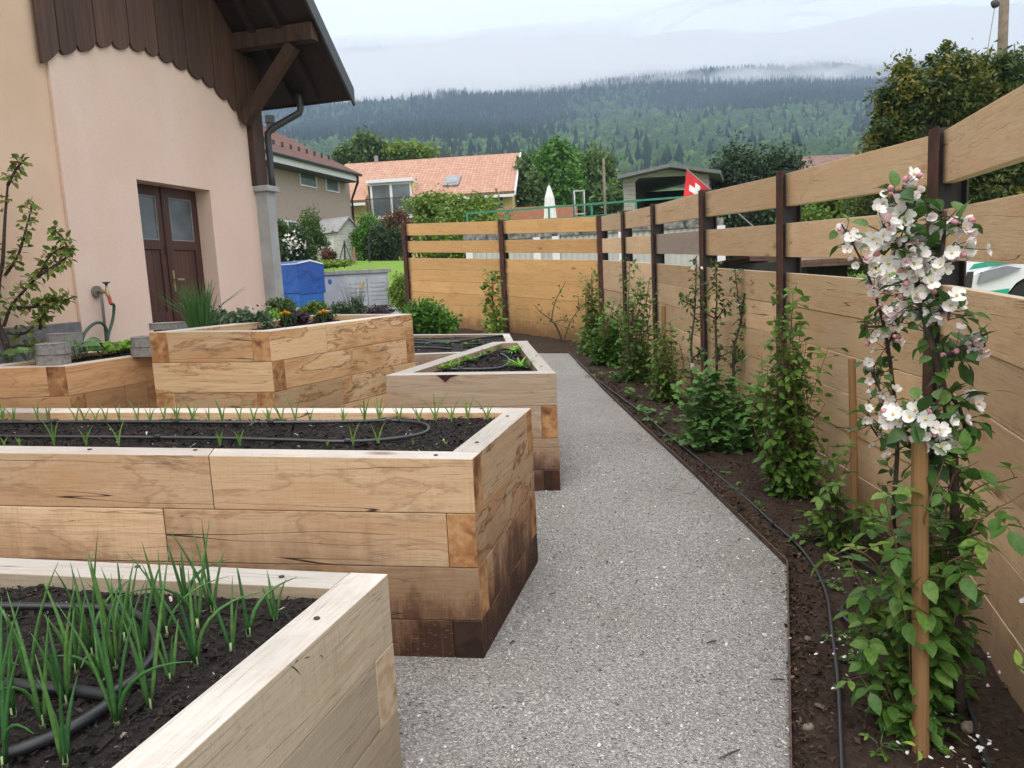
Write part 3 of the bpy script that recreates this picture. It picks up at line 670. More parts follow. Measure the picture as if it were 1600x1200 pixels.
# ------------------------------------------------------------------ forest on the hillside: conifers and broadleaf trees
def forest():
    n = 130000; y = np.sqrt(RN.uniform(330 ** 2, 1620 ** 2, n)); x = RN.uniform(-.52, .82, n) * y
    # keep a clearing with pastures low on the right
    cl = ((x / y > .36) & (x / y < .50) & (y > 380) & (y < 640)) & (fbm(x / 60, y / 60, 2) > .42); keep = ~cl
    dens = np.where(y < 800, 1.0, .85) * np.clip(1300 / y, .5, 1); keep &= RN.random(n) < dens; x, y = x[keep], y[keep]
    z = T(x, y); n = len(x)
    mixn = fbm(x / 120 + 7, y / 160, 3); hfrac = np.clip((y - 500) / 700, 0, 1)
    con = (RN.random(n) < np.clip(.12 + hfrac * 1.3 + (mixn - .47) * 3.4, .05, .96))
    vs, fs, rs = [], [], []; off = 0
    k = 7
    for kind in (0, 1):
        s = con if kind == 0 else ~con; X, Y, Zz = x[s], y[s], z[s]; q = len(X)
        if kind == 0:
            H = RN.uniform(8, 19, q); R = H * RN.uniform(.13, .19, q); prof = [(1.0, .02), (.62, .62), (.60, .42), (.2, 1.0), (.1, .15)]
        else:
            H = RN.uniform(6, 13, q); R = H * RN.uniform(.26, .40, q); prof = [(1.0, .1), (.9, .6), (.65, 1.0), (.35, .9), (.15, .25)]
        a0 = RN.random(q) * 6.28; ring = []
        for hz, rr in prof:
            for j in range(k):
                a = a0 + 2 * math.pi * j / k; jr = RN.uniform(.5, 1.4, q); jz = RN.uniform(-.09, .09, q)
                ring.append(np.stack([X + np.cos(a) * R * rr * jr, Y + np.sin(a) * R * rr * jr, Zz + H * (hz + jz) - .5], 1))
        vv = np.stack(ring, 1); nv = k * 5
        base = (np.arange(q) * nv)[:, None, None]; ff = []
        for i in range(4):
            for j in range(k): ff.append([i * k + j, i * k + (j + 1) % k, (i + 1) * k + (j + 1) % k, (i + 1) * k + j])
        ff = np.array(ff)[None] + base; vs.append(vv.reshape(-1, 3)); fs.append(ff.reshape(-1, 4) + off); off += q * nv
        tone = np.clip(RN.normal(.5, .22, q) + (mixn[s] - .47) * .8, 0, 1); r = (0 if kind == 0 else .5) + .48 * tone; rs.append(np.repeat(r, 28))
    return np.concatenate(vs), np.concatenate(fs), np.concatenate(rs)
m = NT('forest_foliage'); r = m.attr('r', 'Fac'); nz = m.noise(m.pos(), .7, 3, .7)
c = m.ramp(r, [(0, (.005, .014, .010)), (.47, (.02, .038, .020)), (.5, (.025, .06, .018)), (.75, (.055, .11, .024)), (1, (.13, .20, .045))])
M['forest'] = m.bsdf(m.mix(m.rng(nz, .35, .65, .55, 0), c, (.012, .02, .01)), .9, spec=.1)
v, f, r = forest(); o = npmesh('hillside_forest', v, f, M['forest'], None, (0, 800, 100), r=r); tag(o, kind='stuff')
# ------------------------------------------------------------------ air and low cloud
def boxmesh(name, lo, hi, mat):
    mb = MB(); mb.obox(V(lo), V((hi[0] - lo[0], 0, 0)), V((0, hi[1] - lo[1], 0)), V((0, 0, hi[2] - lo[2])))
    return mb.build(name, mat, loc=((lo[0] + hi[0]) / 2, (lo[1] + hi[1]) / 2, lo[2]))
mt = bpy.data.materials.new('pale_haze'); mt.use_nodes = True; t = mt.node_tree; t.nodes.clear(); ou = t.nodes.new('ShaderNodeOutputMaterial'); pv = t.nodes.new('ShaderNodeVolumePrincipled')
pv.inputs['Color'].default_value = (.58, .74, 1.0, 1); pv.inputs['Density'].default_value = HAZE; pv.inputs['Anisotropy'].default_value = 0.2
t.links.new(pv.outputs[0], ou.inputs['Volume'])
zmin = float(Zg.min()); zmax = float(Zg.max()) + 30
tag(boxmesh('haze', (-2600, -60, zmin - 1), (2900, 2140, zmax), mt), kind='stuff')
mt = bpy.data.materials.new('low_cloud'); mt.use_nodes = True; t = mt.node_tree; t.nodes.clear(); ou = t.nodes.new('ShaderNodeOutputMaterial')
va = t.nodes.new('ShaderNodeVolumeAbsorption'); va.inputs[0].default_value = (0, 0, 0, 1); va.inputs[1].default_value = CLD
em = t.nodes.new('ShaderNodeEmission'); em.inputs[0].default_value = (.745, .76, .79, 1); em.inputs[1].default_value = CLD * 1.0  # cloud brightness is emitted, standing in for scattered skylight; wisps copy it
ad = t.nodes.new('ShaderNodeAddShader'); t.links.new(va.outputs[0], ad.inputs[0]); t.links.new(em.outputs[0], ad.inputs[1]); t.links.new(ad.outputs[0], ou.inputs['Volume'])
N1 = 200; xs = np.linspace(-2300, 2700, N1); yy = np.concatenate([np.linspace(860, 1300, 120), np.linspace(1310, 2600, 80)]); Xc, Yc = np.meshgrid(xs, yy, indexing='ij')
Zb = CLZ + (fbm(Xc / 330, Yc / 250, 5) - .5) * 130 + (fbm(Xc / 70, Yc / 60, 3) - .5) * 40
Zt = np.maximum(Zb + 4, np.interp(Yc, [860, 1130, 2600], [262., 325., 640.]) + (fbm(Xc / 120 + 40, Yc / 120, 4) - .5) * 46); v = np.concatenate([np.stack([Xc, Yc, Zb], -1).reshape(-1, 3), np.stack([Xc, Yc, Zt], -1).reshape(-1, 3)]); idx = np.arange(N1 * N1).reshape(N1, N1); q = N1 * N1
fb = np.stack([idx[:-1, :-1], idx[:-1, 1:], idx[1:, 1:], idx[1:, :-1]], -1).reshape(-1, 4); ft = fb[:, ::-1] + q; sd = []
for e in (idx[0, :], idx[:, -1], idx[-1, ::-1], idx[::-1, 0]): sd.append(np.stack([e[1:], e[:-1], e[:-1] + q, e[1:] + q], 1))
lowc = npmesh('low_cloud', v, np.concatenate([fb, ft] + sd), mt, None, (0, 1500, 500)); tag(lowc, kind='stuff')
# torn wisps of the same cloud hanging in front of the upper trees
mt2 = mt.copy(); mt2.name = 'thin_cloud'
for nd in mt2.node_tree.nodes:
    if nd.type == 'VOLUME_ABSORPTION': nd.inputs[1].default_value = .010
    if nd.type == 'EMISSION': nd.inputs[1].default_value = .010
def puff(px, py, d, rx, ry, rz, sd):
    c = At(px, py, d); nu, nv = 40, 20; th = np.linspace(0, np.pi, nv)[:, None]; ph = np.linspace(0, 2 * np.pi, nu, endpoint=False)[None]
    k = .45 + 1.1 * fbm(np.cos(ph) * 1.6 * np.sin(th) + sd + 3 + np.cos(th), np.sin(ph) * 1.6 * np.sin(th) + sd * 2 + 5 + np.cos(th) * 1.3, 4)
    P = np.stack([c.x + rx * k * np.sin(th) * np.cos(ph), c.y + ry * k * np.sin(th) * np.sin(ph), c.z + rz * k * np.cos(th) * np.ones_like(ph) + rz * .5 * np.sin(3 * ph) * np.sin(th)], -1).reshape(-1, 3)
    f = np.array([[i * nu + j, (i + 1) * nu + j, (i + 1) * nu + (j + 1) % nu, i * nu + (j + 1) % nu] for i in range(nv - 1) for j in range(nu)])
    tag(npmesh('cloud_wisp', P, f, mt2, None, tuple(c)), kind='stuff')
for i, (px, py, rx, rz) in enumerate([(575, 140, 60, 22), (640, 150, 50, 14), (715, 152, 70, 16), (800, 138, 90, 20), (905, 140, 70, 14), (985, 150, 80, 22), (1055, 148, 70, 24), (1140, 138, 90, 24), (1230, 128, 90, 24), (1330, 124, 80, 20), (745, 180, 28, 6), (600, 168, 24, 7)]):
    puff(px, py, 1010 + 12 * (i % 4), rx, 45, rz, i * 3.7)
# ================================================================== neighbouring buildings and things beyond the fence
def proj(p):
    d = V(p) - EYEP; c = V((d.dot(cam2w(V((1, 0, 0)))), d.dot(cam2w(V((0, 1, 0)))), d.dot(cam2w(V((0, 0, 1)))))); return 800 + F * c.x / c.z, 600 + F * c.y / c.z
Z = V((0, 0, 1))
def tg(x, y): return float(T(x, y))
def tiles(name, a, b, dirv, rows, cols, dark=.5):
    m = NT(name); p = m.pos(); z = m.sep(p)[2]; u = m.n('ShaderNodeVectorMath', {0: p, 1: tuple(dirv)}, operation='DOT_PRODUCT').outputs['Value']
    rw = m.math('FRACT', m.math('MULTIPLY', z, rows)); cw = m.math('FRACT', m.math('MULTIPLY', u, cols))
    h = m.math('ADD', rw, m.math('MULTIPLY', m.math('SINE', m.math('MULTIPLY', cw, 3.1416)), .6))
    cell = m.comb(m.math('FLOOR', m.math('MULTIPLY', z, rows)), m.math('FLOOR', m.math('MULTIPLY', u, cols)), 0.0)
    rn = m.n('ShaderNodeTexWhiteNoise', {'Vector': cell}).outputs['Value']
    c = m.mix(rn, a, b); c = m.mix(m.rng(rw, .0, .28, dark, 0), c, tuple(k * .25 for k in a)); c = m.mix(m.rng(cw, .82, .98, 0, dark * .7), c, tuple(k * .3 for k in a))
    return m.bsdf(c, .75, h, .8, .04, .3)
M['white'] = plain('white_paint', (.76, .77, .78), .5, var=.05); M['winglass'] = plain('window_glass', (.16, .20, .205), .12, spec=.8, var=.25, sc=.8)
M['tanB'] = plain('taupe_render', (.42, .325, .275), .9, var=.04); M['yel'] = plain('ochre_yellow_render', (.66, .50, .25), .9, var=.05, sc=2)
M['gutter'] = plain('dark_gutter', (.04, .035, .035), .5)
def slabq(mb, P, th, mi=0):
    n = (P[1] - P[0]).cross(P[2] - P[0]).normalized(); n = n if n.z > 0 else -n
    mb.prism(P, -n * th, mi)
def plane_kit(P0, D, N):
    def pt(s, z, o=0.0): q = P0 + D * s + N * o; return V((q.x, q.y, z))
    def sz(px, py, o=0.0): p = Vp(px, py, P0 + N * o, N); return (p - P0).dot(D), p.z
    def bx(mb, s0, s1, z0, z1, o0, o1, mi=0): mb.obox(pt(s0, z0, o0), D * (s1 - s0), N * (o1 - o0), V((0, 0, z1 - z0)), mi)
    return pt, sz, bx
def window(bx, s0, s1, z0, z1, par, n=1, o=.0, fr='white', fw=.06):
    mb = MB(); 
    for (a, b, c, d) in ((s0, s1, z0, z0 + fw), (s0, s1, z1 - fw, z1), (s0, s0 + fw, z0 + fw, z1 - fw), (s1 - fw, s1, z0 + fw, z1 - fw)): bx(mb, a, b, c, d, o - .02, o + .05)
    for i in range(1, n): s = s0 + (s1 - s0) * i / n; bx(mb, s - fw * .6, s + fw * .6, z0 + fw, z1 - fw, o - .02, o + .05)
    w = mb.build('window', M[fr], par, bevel=.004); mb = MB(); bx(mb, s0 + fw, s1 - fw, z0 + fw, z1 - fw, o - .01, o + .015); mb.build('pane', M['winglass'], w)
# ---- taupe house with brown tiled hip roof
P0 = At(545, 278, 36); pt, szf, bx = plane_kit(P0, WD, WN)
hb = thing('taupe_house', V((P0.x, P0.y, tg(P0.x, P0.y))), 'taupe rendered house with dark brown tiled roof behind the blue trailer', 'house')
zE = P0.z; zb = tg(P0.x, P0.y) - .8
mb = MB(); bx(mb, -13, 0, zb, zE + .25, -8.5, 0); mb.build('wall', M['tanB'], hb)
oo = .7; E = Vp(562, 271, P0 + WN * oo, WN); sE = (E - P0).dot(WD); zr = E.z
def rp(s, o, z): return pt(s, z, o)
half = 6.0; rise = half * .66; L = 18
a = rp(sE, oo, zr); b = rp(sE - L, oo, zr); r1 = rp(sE - half * 1.05, oo - half, zr + rise); r2 = rp(sE - L, oo - half, zr + rise); c_ = rp(sE, oo - 2 * half, zr); d_ = rp(sE - L, oo - 2 * half, zr)
print('hip', proj(a), proj(r1), proj(r2))
M['tileB'] = tiles('brown_roof_tiles', (.17, .078, .055), (.11, .052, .040), WD, 7, 4)
mb = MB(); mb.add([a, b, r1, r2, c_, d_, a - Z * .12, b - Z * .12, c_ - Z * .12, d_ - Z * .12], [(0, 2, 3, 1), (0, 4, 2), (4, 5, 3, 2), (1, 3, 5), (1, 7, 6, 0), (0, 6, 8, 4), (4, 8, 9, 5), (5, 9, 7, 1), (6, 7, 9, 8)], 0)
rf = mb.build('roof', M['tileB'], hb)
mb = MB(); mb.tube([a + WN * .06 - Z * .08, b + WN * .06 - Z * .08], .07, 8); mb.build('gutter', M['gutter'], hb, smooth=True)
mb = MB(); bx(mb, sE - L, sE - .05, zr - .36, zr - .12, oo - .12, oo - .04); bx(mb, sE - .13, sE - .05, zr - .36, zr - .12, -8, oo - .12); mb.build('fascia', M['white'], hb)
mb = MB(); bx(mb, sE - L, sE - .13, zr - .40, zr - .361, -.0, oo - .12); mb.build('soffit', M['gutter'], hb)  # dark colour paints in the shadow under the white fascia
mb = MB(); q = pt(sE - .25, zr - .15, oo); mb.tube([q, q - Z * .25, pt(.02, zr - 1.05, .07), pt(.02, zb, .07)], .055, 8); mb.build('downpipe', M['gutter'], hb, smooth=True)
for i in range(15):
    s = sE - .8 - i * .62; k = .12; q = rp(s, oo - half * 2 * k * .5, zr + rise * k + .06); mb = MB(); mb.obox(q - WD * .05 - WN * .03 - Z * .04, WD * .1, WN * .05, Z * .16); mb.build('snow_guard', M['gutter'], hb)
for (x0, y0, x1, y1, n) in ((466, 265, 494, 289, 1), (507, 275, 529, 297, 1), (434, 343, 463, 368, 2)):
    s0, z1 = szf(x0, y0, 0); s1, zz_ = szf(x1, y1, 0); z0 = z1 - .62 if n == 1 else z1 - .8
    window(bx, s0, s1, z0, z1, hb, n)
cb = Vp(424, 214, rp(0, oo - 2.4, 0), WN); mb = MB(); mb.tube([cb - Z * .4, cb + Z * .55, cb + Z * .56, cb + Z * .85], [.16, .16, .2, .2], 12); ch = mb.build('chimney', M['gutter'], rf)
# ---- yellow house with orange tiled roof, loggia and skylight
CD = V((.995, -.09, 0)).normalized(); CN = V((CD.y, -CD.x, 0)); P0 = At(800, 300, 42); pt, szf, bx = plane_kit(P0, CD, CN)
hc = thing('yellow_house', V((P0.x, P0.y, tg(P0.x, P0.y))), 'yellow house with long orange tiled roof, a cut-in balcony and one skylight', 'house')
zE = P0.z; sL_ = szf(540, 305)[0]; zb = tg(P0.x, P0.y) - 1
ov = .7; Ez = Vp(803, 298, P0 + CN * ov, CN); s1 = (Ez - P0).dot(CD); ze = Ez.z; dep = 5.2; R = Vp(806, 239, P0 - CN * dep, CN); zr = R.z; s0r = szf(500, 300)[0]
def rc(s, k, lift=0.0): return pt(s, ze + (zr - ze) * k + lift, ov - (dep + ov) * k)
c0, c1 = szf(569, 300, ov)[0], szf(641, 300, ov)[0]; kc = .40
M['tileC'] = tiles('orange_roof_tiles', (.49, .285, .20), (.41, .215, .145), CD, 7.0, 5.0, .8)
mb = MB()
for (u0, u1, k0, k1) in ((s0r, c0, 0, kc), (c1, s1, 0, kc), (s0r, s1, kc, 1)): slabq(mb, [rc(u0, k0), rc(u1, k0), rc(u1, k1), rc(u0, k1)], .14)
bk = lambda s, k: pt(s, zr + (ze - zr) * k, -dep - (dep + ov) * k)
slabq(mb, [bk(s0r, 0), bk(s1, 0), bk(s1, 1), bk(s0r, 1)], .14); rf = mb.build('roof', M['tileC'], hc)
mb = MB()
mb.prism([pt(s1 + .02, ze - .22, ov), pt(s1 + .02, ze + .02, ov), pt(s1 + .02, zr + .02, -dep), pt(s1 + .02, zr - .22, -dep)], CD * .07); mb.prism([pt(s1 + .02, zr - .22, -dep), pt(s1 + .02, zr + .02, -dep), pt(s1 + .02, ze + .02, -2 * dep - ov), pt(s1 + .02, ze - .22, -2 * dep - ov)], CD * .07)
mb.build('verge_board', M['white'], hc)
mb = MB(); bx(mb, s0r, c0, ze - .28, ze - .14, ov - .1, ov - .03); bx(mb, c1, s1, ze - .28, ze - .14, ov - .1, ov - .03); mb.build('eave_board', M['bluegrey'] if 'bluegrey' in M else M['white'], hc)
mb = MB(); bx(mb, s0r + .3, c0, zb, ze - .1, -2 * dep, 0); bx(mb, c0, c1, zb, ze - 1.0, -2 * dep, 0); bx(mb, c1, 0, zb, ze - .1, -2 * dep, 0)
mb.prism([pt(-.01, ze - .1, 0), pt(-.01, zr - .2, -dep), pt(-.01, ze - .1, -2 * dep)], -CD * .3); mb.build('wall', M['yel'], hc)
kz_ = rc(0, kc); mb = MB(); bx(mb, c0 - .02, c1 + .02, kz_.z - .22, kz_.z - .04, ov - (dep + ov) * kc - .05, .15); dm = mb.build('balcony_roof', M['white'], hc)
for ca, cb_ in ((c0 - .1, c0 + .02), (c1 - .02, c1 + .1)): mb = MB(); bx(mb, ca, cb_, ze - 1, kz_.z - .3, ov - (dep + ov) * kc, .0); mb.build('balcony_cheek', M['yel'], hc)
window(bx, c0 + .12, c1 - .06, ze - .95, kz_.z - .22, hc, 2, -.1, fw=.12)
mb = MB(); bx(mb, c0, c1, ze - 1.05, ze - .96, -.4, .45); mb.build('balcony_floor', M['white'], hc)
mb = MB(); bx(mb, c0, c1, ze + .02, ze + .06, .38, .42)
for i in range(27): s = c0 + (c1 - c0) * i / 26; bx(mb, s - .012, s + .012, ze - .96, ze + .02, .385, .41)
mb.build('balcony_railing', M['gutter'], hc)
for i in range(4): s = c0 + .3 + (c1 - c0 - .6) * i / 3; mb = MB(); bx(mb, s - .07, s + .07, ze - 1.3, ze - 1.06, 0, .4); mb.build('balcony_bracket', M['white'], hc)
# skylight on the slope, small window, chimney
k0 = .18; k1 = .42; sa_, sb_ = szf(690, 300, .2)[0], szf(714, 300, .2)[0]
mb = MB(); slabq(mb, [rc(sa_, k0, .12), rc(sb_, k0, .12), rc(sb_, k1, .12), rc(sa_, k1, .12)], .12); sk = mb.build('skylight', M['galv'], rf)
mb = MB(); slabq(mb, [rc(sa_ + .12, k0 + .04, .14), rc(sb_ - .12, k0 + .04, .14), rc(sb_ - .12, k1 - .04, .14), rc(sa_ + .12, k1 - .04, .14)], .015); mb.build('skylight_pane', M['winglass'], rf)
u0, z1 = szf(772, 302); u1, z0 = szf(786, 326); window(bx, u0, u1, z1 - 1.1, z1, hc, 1, fr='gutter')
q = pt(szf(588, 250, -dep)[0], zr, -dep); mb = MB(); mb.tube([q - Z * .3, q + Z * .35], .12, 10); mb.build('chimney', M['galv'], rf)
# ---- long terracotta parapet
M['terra'] = plain('terracotta_render', (.46, .20, .12), .85); a = At(767, 326, 34); b = At(902, 320, 34)
mb = MB(); d = flat(b - a); mb.obox(V((a.x, a.y, a.z - 2.6)), d, V((0, .3, 0)), Z * 2.6); tag(mb.build('garden_parapet', M['terra'], loc=V((a.x, a.y, tg(a.x, a.y)))), 'low terracotta parapet wall right of the yellow house', 'wall')
# ---- retaining wall with ribbed white face, mossy coping and green railing
a = At(728, 365, 22); b = At(1127, 342, 20); zc = (a.z + b.z) / 2; ra_ = flat(a); rb_ = flat(b); D = (rb_ - ra_).normalized(); N = V((D.y, -D.x, 0)); L = (rb_ - ra_).length; zg = tg(0, 20) - .4
rw = thing('retaining_wall', V((ra_.x, ra_.y, zg)), 'white ribbed wall with mossy grey coping seen through the gaps of the far fence', 'wall')
m = NT('mossy_concrete'); nz = m.noise(m.pos(), 7, 6, .7); M['moss'] = m.bsdf(m.ramp(nz, [(.35, (.04, .04, .04)), (.5, (.2, .2, .19)), (.7, (.42, .42, .40))]), .9, nz, .6, .02, .2)
M['ribw'] = plain('white_ribbed_sheet', (.52, .52, .49), .6, var=.06, sc=3)
mb = MB(); o = V((ra_.x, ra_.y, zc - .20)); mb.obox(o - D * .05, D * (L + .1), N * -.5, Z * .2); mb.obox(o - D * .05, D * (L + .1), N * .08, Z * .2); mb.build('coping', M['moss'], rw)
mb = MB(); n = int(L / .16)
for i in range(n): o = V((ra_.x, ra_.y, zg)) + D * (i * L / n); mb.obox(o, D * (L / n * .55), N * .035, Z * (zc - .2 - zg)); mb.obox(o + D * (L / n * .55), D * (L / n * .45), N * .012, Z * (zc - .2 - zg))
mb.obox(V((ra_.x, ra_.y, zg)), D * L, N * -.3, Z * (zc - .2 - zg)); mb.build('ribbed_face', M['ribw'], rw)
for f_ in (.0, .283, .36, .62, .985):
    mb = MB(); o = V((ra_.x, ra_.y, zg)) + D * (f_ * L) + N * .036; mb.obox(o, D * .2, N * .06, Z * (zc - .2 - zg)); mb.build('white_pier', M['white'], rw)
gr = thing('green_railing', V((ra_.x, ra_.y, zc)), 'thin green painted railing on top of the ribbed wall', 'railing')
M['greenp'] = plain('green_paint', (.05, .26, .16), .5)
mb = MB(); zt = zc + .60; o = V((ra_.x, ra_.y, 0)) - N * .2
for z in (zt, zt - .32): mb.beam(o + Z * z, o + D * (L + .2) + Z * z, .05, .05)
mb.build('rail', M['greenp'], gr)
for i in range(7): mb = MB(); q = o + D * ((L + .2) * i / 6) + Z * (zc - .01); mb.obox(q - D * .03 - N * .03, D * .05, N * .05, Z * .62); mb.build('railing_post', M['greenp'], gr)
# ---- open wooden cabin
m = NT('greyed_planks'); p = m.pos(); z = m.math('FRACT', m.math('MULTIPLY', m.sep(p)[2], 7.5)); g = m.noise(m.vm(p, (3, 3, 26)), 1.0, 5, .7)
c = m.ramp(g, [(.3, (.26, .235, .21)), (.7, (.55, .51, .46))]); M['gplank'] = m.bsdf(m.mix(m.rng(z, .0, .14, .8, 0), c, (.06, .05, .045)), .8, m.math('ADD', z, g), .5, .02, .2)
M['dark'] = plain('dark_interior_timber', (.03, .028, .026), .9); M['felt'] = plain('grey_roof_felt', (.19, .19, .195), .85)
dC = 27; AP = At(1042, 254, dC); LE = At(961, 282, dC); RE = At(1120, 270, dC); WL = At(975, 300, dC); WR = At(1108, 300, dC); OLx = At(993, 300, dC); ORx = At(1072, 300, dC); OT = At(1040, 276, dC).z
bk = V((.30, .95, 0)) * 5; zg = tg(WL.x, dC) - .2; LEz = (LE.z + RE.z) / 2 + .06; mx = AP.x; rz = AP.z - .1
cab = thing('garden_cabin', V((mx, dC, zg)), 'open fronted grey wooden cabin with low gable roof beyond the fence', 'cabin')
mb = MB(); sl_ = (rz - LEz) / (mx - LE.x); zl = rz - .12 - sl_ * (mx - WL.x); zr_ = rz - .12 - sl_ * (WR.x - mx)
mb.prism([V((WL.x, dC, zg)), V((OLx.x, dC, zg)), V((OLx.x, dC, OT - .12)), V((OLx.x + .15, dC, OT)), V((ORx.x, dC, OT)), V((ORx.x, dC, zg)), V((WR.x, dC, zg)), V((WR.x, dC, zr_)), V((mx, dC, rz - .12)), V((WL.x, dC, zl))], V((0, .12, 0)))
mb.build('front_wall', M['gplank'], cab)
for xx, zt in ((WL.x, zl), (WR.x - .12, zr_)): mb = MB(); mb.obox(V((xx, dC + .13, zg)), V((.12, 0, 0)), bk, Z * (zt - zg)); mb.build('side_wall', M['gplank'], cab)
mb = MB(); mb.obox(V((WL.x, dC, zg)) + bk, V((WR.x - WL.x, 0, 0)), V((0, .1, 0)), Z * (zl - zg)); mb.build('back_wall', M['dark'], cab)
mb = MB()
for e_, sg in ((LE, -1), (RE, 1)):
    P = [V((mx, dC - .5, rz)), V((e_.x, dC - .5, LEz)), V((e_.x, dC - .5, LEz)) + bk * 1.2, V((mx, dC - .5, rz)) + bk * 1.2]; slabq(mb, P, .11)
mb.build('roof', M['felt'], cab)
# ---- red and white flag on a slanting pole
fp = thing('flag', At(1090, 300, 11.6), 'red flag with white cross hanging from a slanting pole beyond the fence', 'flag')
pa, pb_ = At(1072, 264, 11.6), At(1128, 312, 11.6); mb = MB(); mb.tube([pa, pb_, pb_ + (pb_ - pa) * 1.2], .012, 8); mb.build('pole', M['galv'], fp)
TL, TR, BL, BR = At(1073, 266, 11.58), At(1110, 297, 11.58), At(1068, 311, 11.5), At(1104, 332, 11.6); n = 28; mb = MB(); pts = []; 
for i in range(n + 1):
    for j in range(n + 1):
        u, v = i / n, j / n; q = TL.lerp(TR, u).lerp(BL.lerp(BR, u), v); q = q + V((0, .035 * math.sin(u * 9 + v * 3) * v, 0)); pts.append(q)
fs, mi = [], []
for i in range(n):
    for j in range(n):
        u, v = (i + .5) / n, (j + .5) / n; w = (abs(u - .5) < .11 and abs(v - .5) < .32) or (abs(v - .5) < .11 and abs(u - .5) < .32); fs.append((i * (n + 1) + j, (i + 1) * (n + 1) + j, (i + 1) * (n + 1) + j + 1, i * (n + 1) + j + 1)); mi.append(1 if w else 0)
mb.add(pts, fs, mi); M['flagr'] = plain('red_cloth', (.62, .035, .04), .8); M['cloth'] = plain('white_cloth', (.78, .76, .74), .85, var=.04)
mb.build('cloth', [M['flagr'], M['cloth']], fp, smooth=True)
# ---- closed parasol
tp_, bt_ = At(857, 289, 25), At(860, 345, 25); um = thing('closed_parasol', V((bt_.x, bt_.y, tg(bt_.x, 25))), 'closed white parasol standing beyond the far fence', 'parasol'); mb = MB(); nn = 20; pts = []; prof = [(0, .01), (.04, .05), (.25, .13), (.6, .17), (.9, .21), (1.0, .2)]
H = tp_.z - bt_.z + .45
for t_, r_ in prof:
    for k in range(nn): a_ = 6.283 * k / nn; rr = r_ * (1 + .2 * (k % 2) * (t_ > .1)); pts.append(V((bt_.x + math.cos(a_) * rr, bt_.y + math.sin(a_) * rr, tp_.z - t_ * H)))
mb.add(pts, [(i * nn + k, i * nn + (k + 1) % nn, (i + 1) * nn + (k + 1) % nn, (i + 1) * nn + k) for i in range(5) for k in range(nn)]); mb.build('canopy', M['cloth'], um)
mb = MB(); mb.tube([V((bt_.x, bt_.y, tg(bt_.x, 25))), V((bt_.x, bt_.y, tp_.z + .06))], .025, 8); mb.build('pole', M['galv'], um)
# ---- pool ladder
l0 = At(899, 342, 23); l1 = At(914, 341, 23); zt = At(906, 298, 23).z; M['chrome'] = plain('brushed_steel', (.5, .52, .53), .3, .9)
ld = thing('pool_ladder', V((l0.x, l0.y, zc)), 'shiny steel ladder with arched top behind the green railing', 'ladder')
for xx in (l0, l1): mb = MB(); mb.tube([V((xx.x, 23, zc - .5)), V((xx.x, 23, zt - .08)), V((xx.x, 23.05, zt)), V((xx.x, 23.3, zt + .02)), V((xx.x, 23.45, zt - .1)), V((xx.x, 23.5, zc - .4))], .022, 8); mb.build('rail', M['chrome'], ld, smooth=True)
for zz_ in (zt - .02, zt - .42, zt - .68): mb = MB(); mb.obox(V((l0.x, 22.97, zz_)), V((l1.x - l0.x, 0, 0)), V((0, .1, 0)), Z * .035); mb.build('rung', M['chrome'], ld)
# ---- poles
def pole(px, yt, d, r, label, mat='pwood'):
    p = At(px, yt, d); g = V((p.x, p.y, tg(p.x, d) - .3)); mb = MB(); mb.tube([g, V((p.x, p.y, p.z))], [r * 1.1, r * .9], 12); return tag(mb.build('utility_pole', M[mat], loc=g, smooth=True), label, 'pole')
M['pwood'] = plain('weathered_pole_wood', (.20, .155, .11), .85, var=.2, sc=6)
pole(1575, -160, 24, .14, 'tall brown wooden utility pole rising behind the golden conifer'); pole(943, 247, 38, .07, 'thin grey pole standing left of the wooden cabin')
mb = MB(); s_ = At(1555, 6, 23); e_ = At(1541, 92, 23); rock(mb, s_, .11, 1.0, seed=9); gw = thing('guy_wire', V((s_.x, 23, tg(s_.x, 23))), 'thin guy wire with a small dark ball beside the utility pole', 'wire'); mb.build('ball', M['gutter'], gw, smooth=True)
mb = MB(); mb.tube([At(1556, -40, 23), s_, e_, e_ + (e_ - s_) * 2.2], .012, 6); mb.build('wire', M['galv'], gw)
# ---- grey playhouse
C0 = At(531, 404, 29); A_ = V((-.83, .56, 0)) * 1.25; B_ = V((.8, .6, 0)) * .85; zw = At(531, 359, 29).z; zr2 = zw + .46; m = NT('whitewashed_planks'); p = m.pos(); z = m.math('FRACT', m.math('MULTIPLY', m.sep(p)[2], 10)); g = m.noise(m.vm(p, (4, 4, 20)), 1.0, 4, .7)
c = m.ramp(g, [(.3, (.50, .49, .47)), (.7, (.74, .73, .71))]); M['wplank'] = m.bsdf(m.mix(m.rng(z, .0, .12, .7, 0), c, (.16, .15, .14)), .8, z, .4, .01, .2)
ph = thing('playhouse', V((C0.x, C0.y, C0.z)), 'small whitewashed wooden playhouse with grey gable roof in front of the taupe house', 'playhouse'); base = V((C0.x, C0.y, C0.z - .3)); h_ = zw - base.z
mb = MB(); mb.obox(base, B_, A_, Z * h_); apx = base + B_ / 2 + Z * (zr2 - base.z); w0 = base + Z * h_; w1 = w0 + B_; mb.prism([w0, w1, apx], A_); mb.build('wall', M['wplank'], ph)
M['groof'] = plain('grey_board_roof', (.36, .36, .37), .8, var=.15, sc=6)
mb = MB(); ex = -A_.normalized() * .12; LA = A_ * 1.2
for w_ in (w0, w1): 
    dd = (w_ - apx); lo = apx + dd * 1.22; P = [apx + ex + Z * .03, lo + ex + Z * .03, lo + ex + LA + Z * .03, apx + ex + LA + Z * .03]; slabq(mb, P, .045)
mb.build('roof', M['groof'], ph)
an = A_.normalized(); bn = B_.normalized(); mb = MB()
for k in (.22, .55): mb.obox(base + A_ * k - bn * .02 + Z * (h_ * .5), an * .28, bn * .02, Z * .42); 
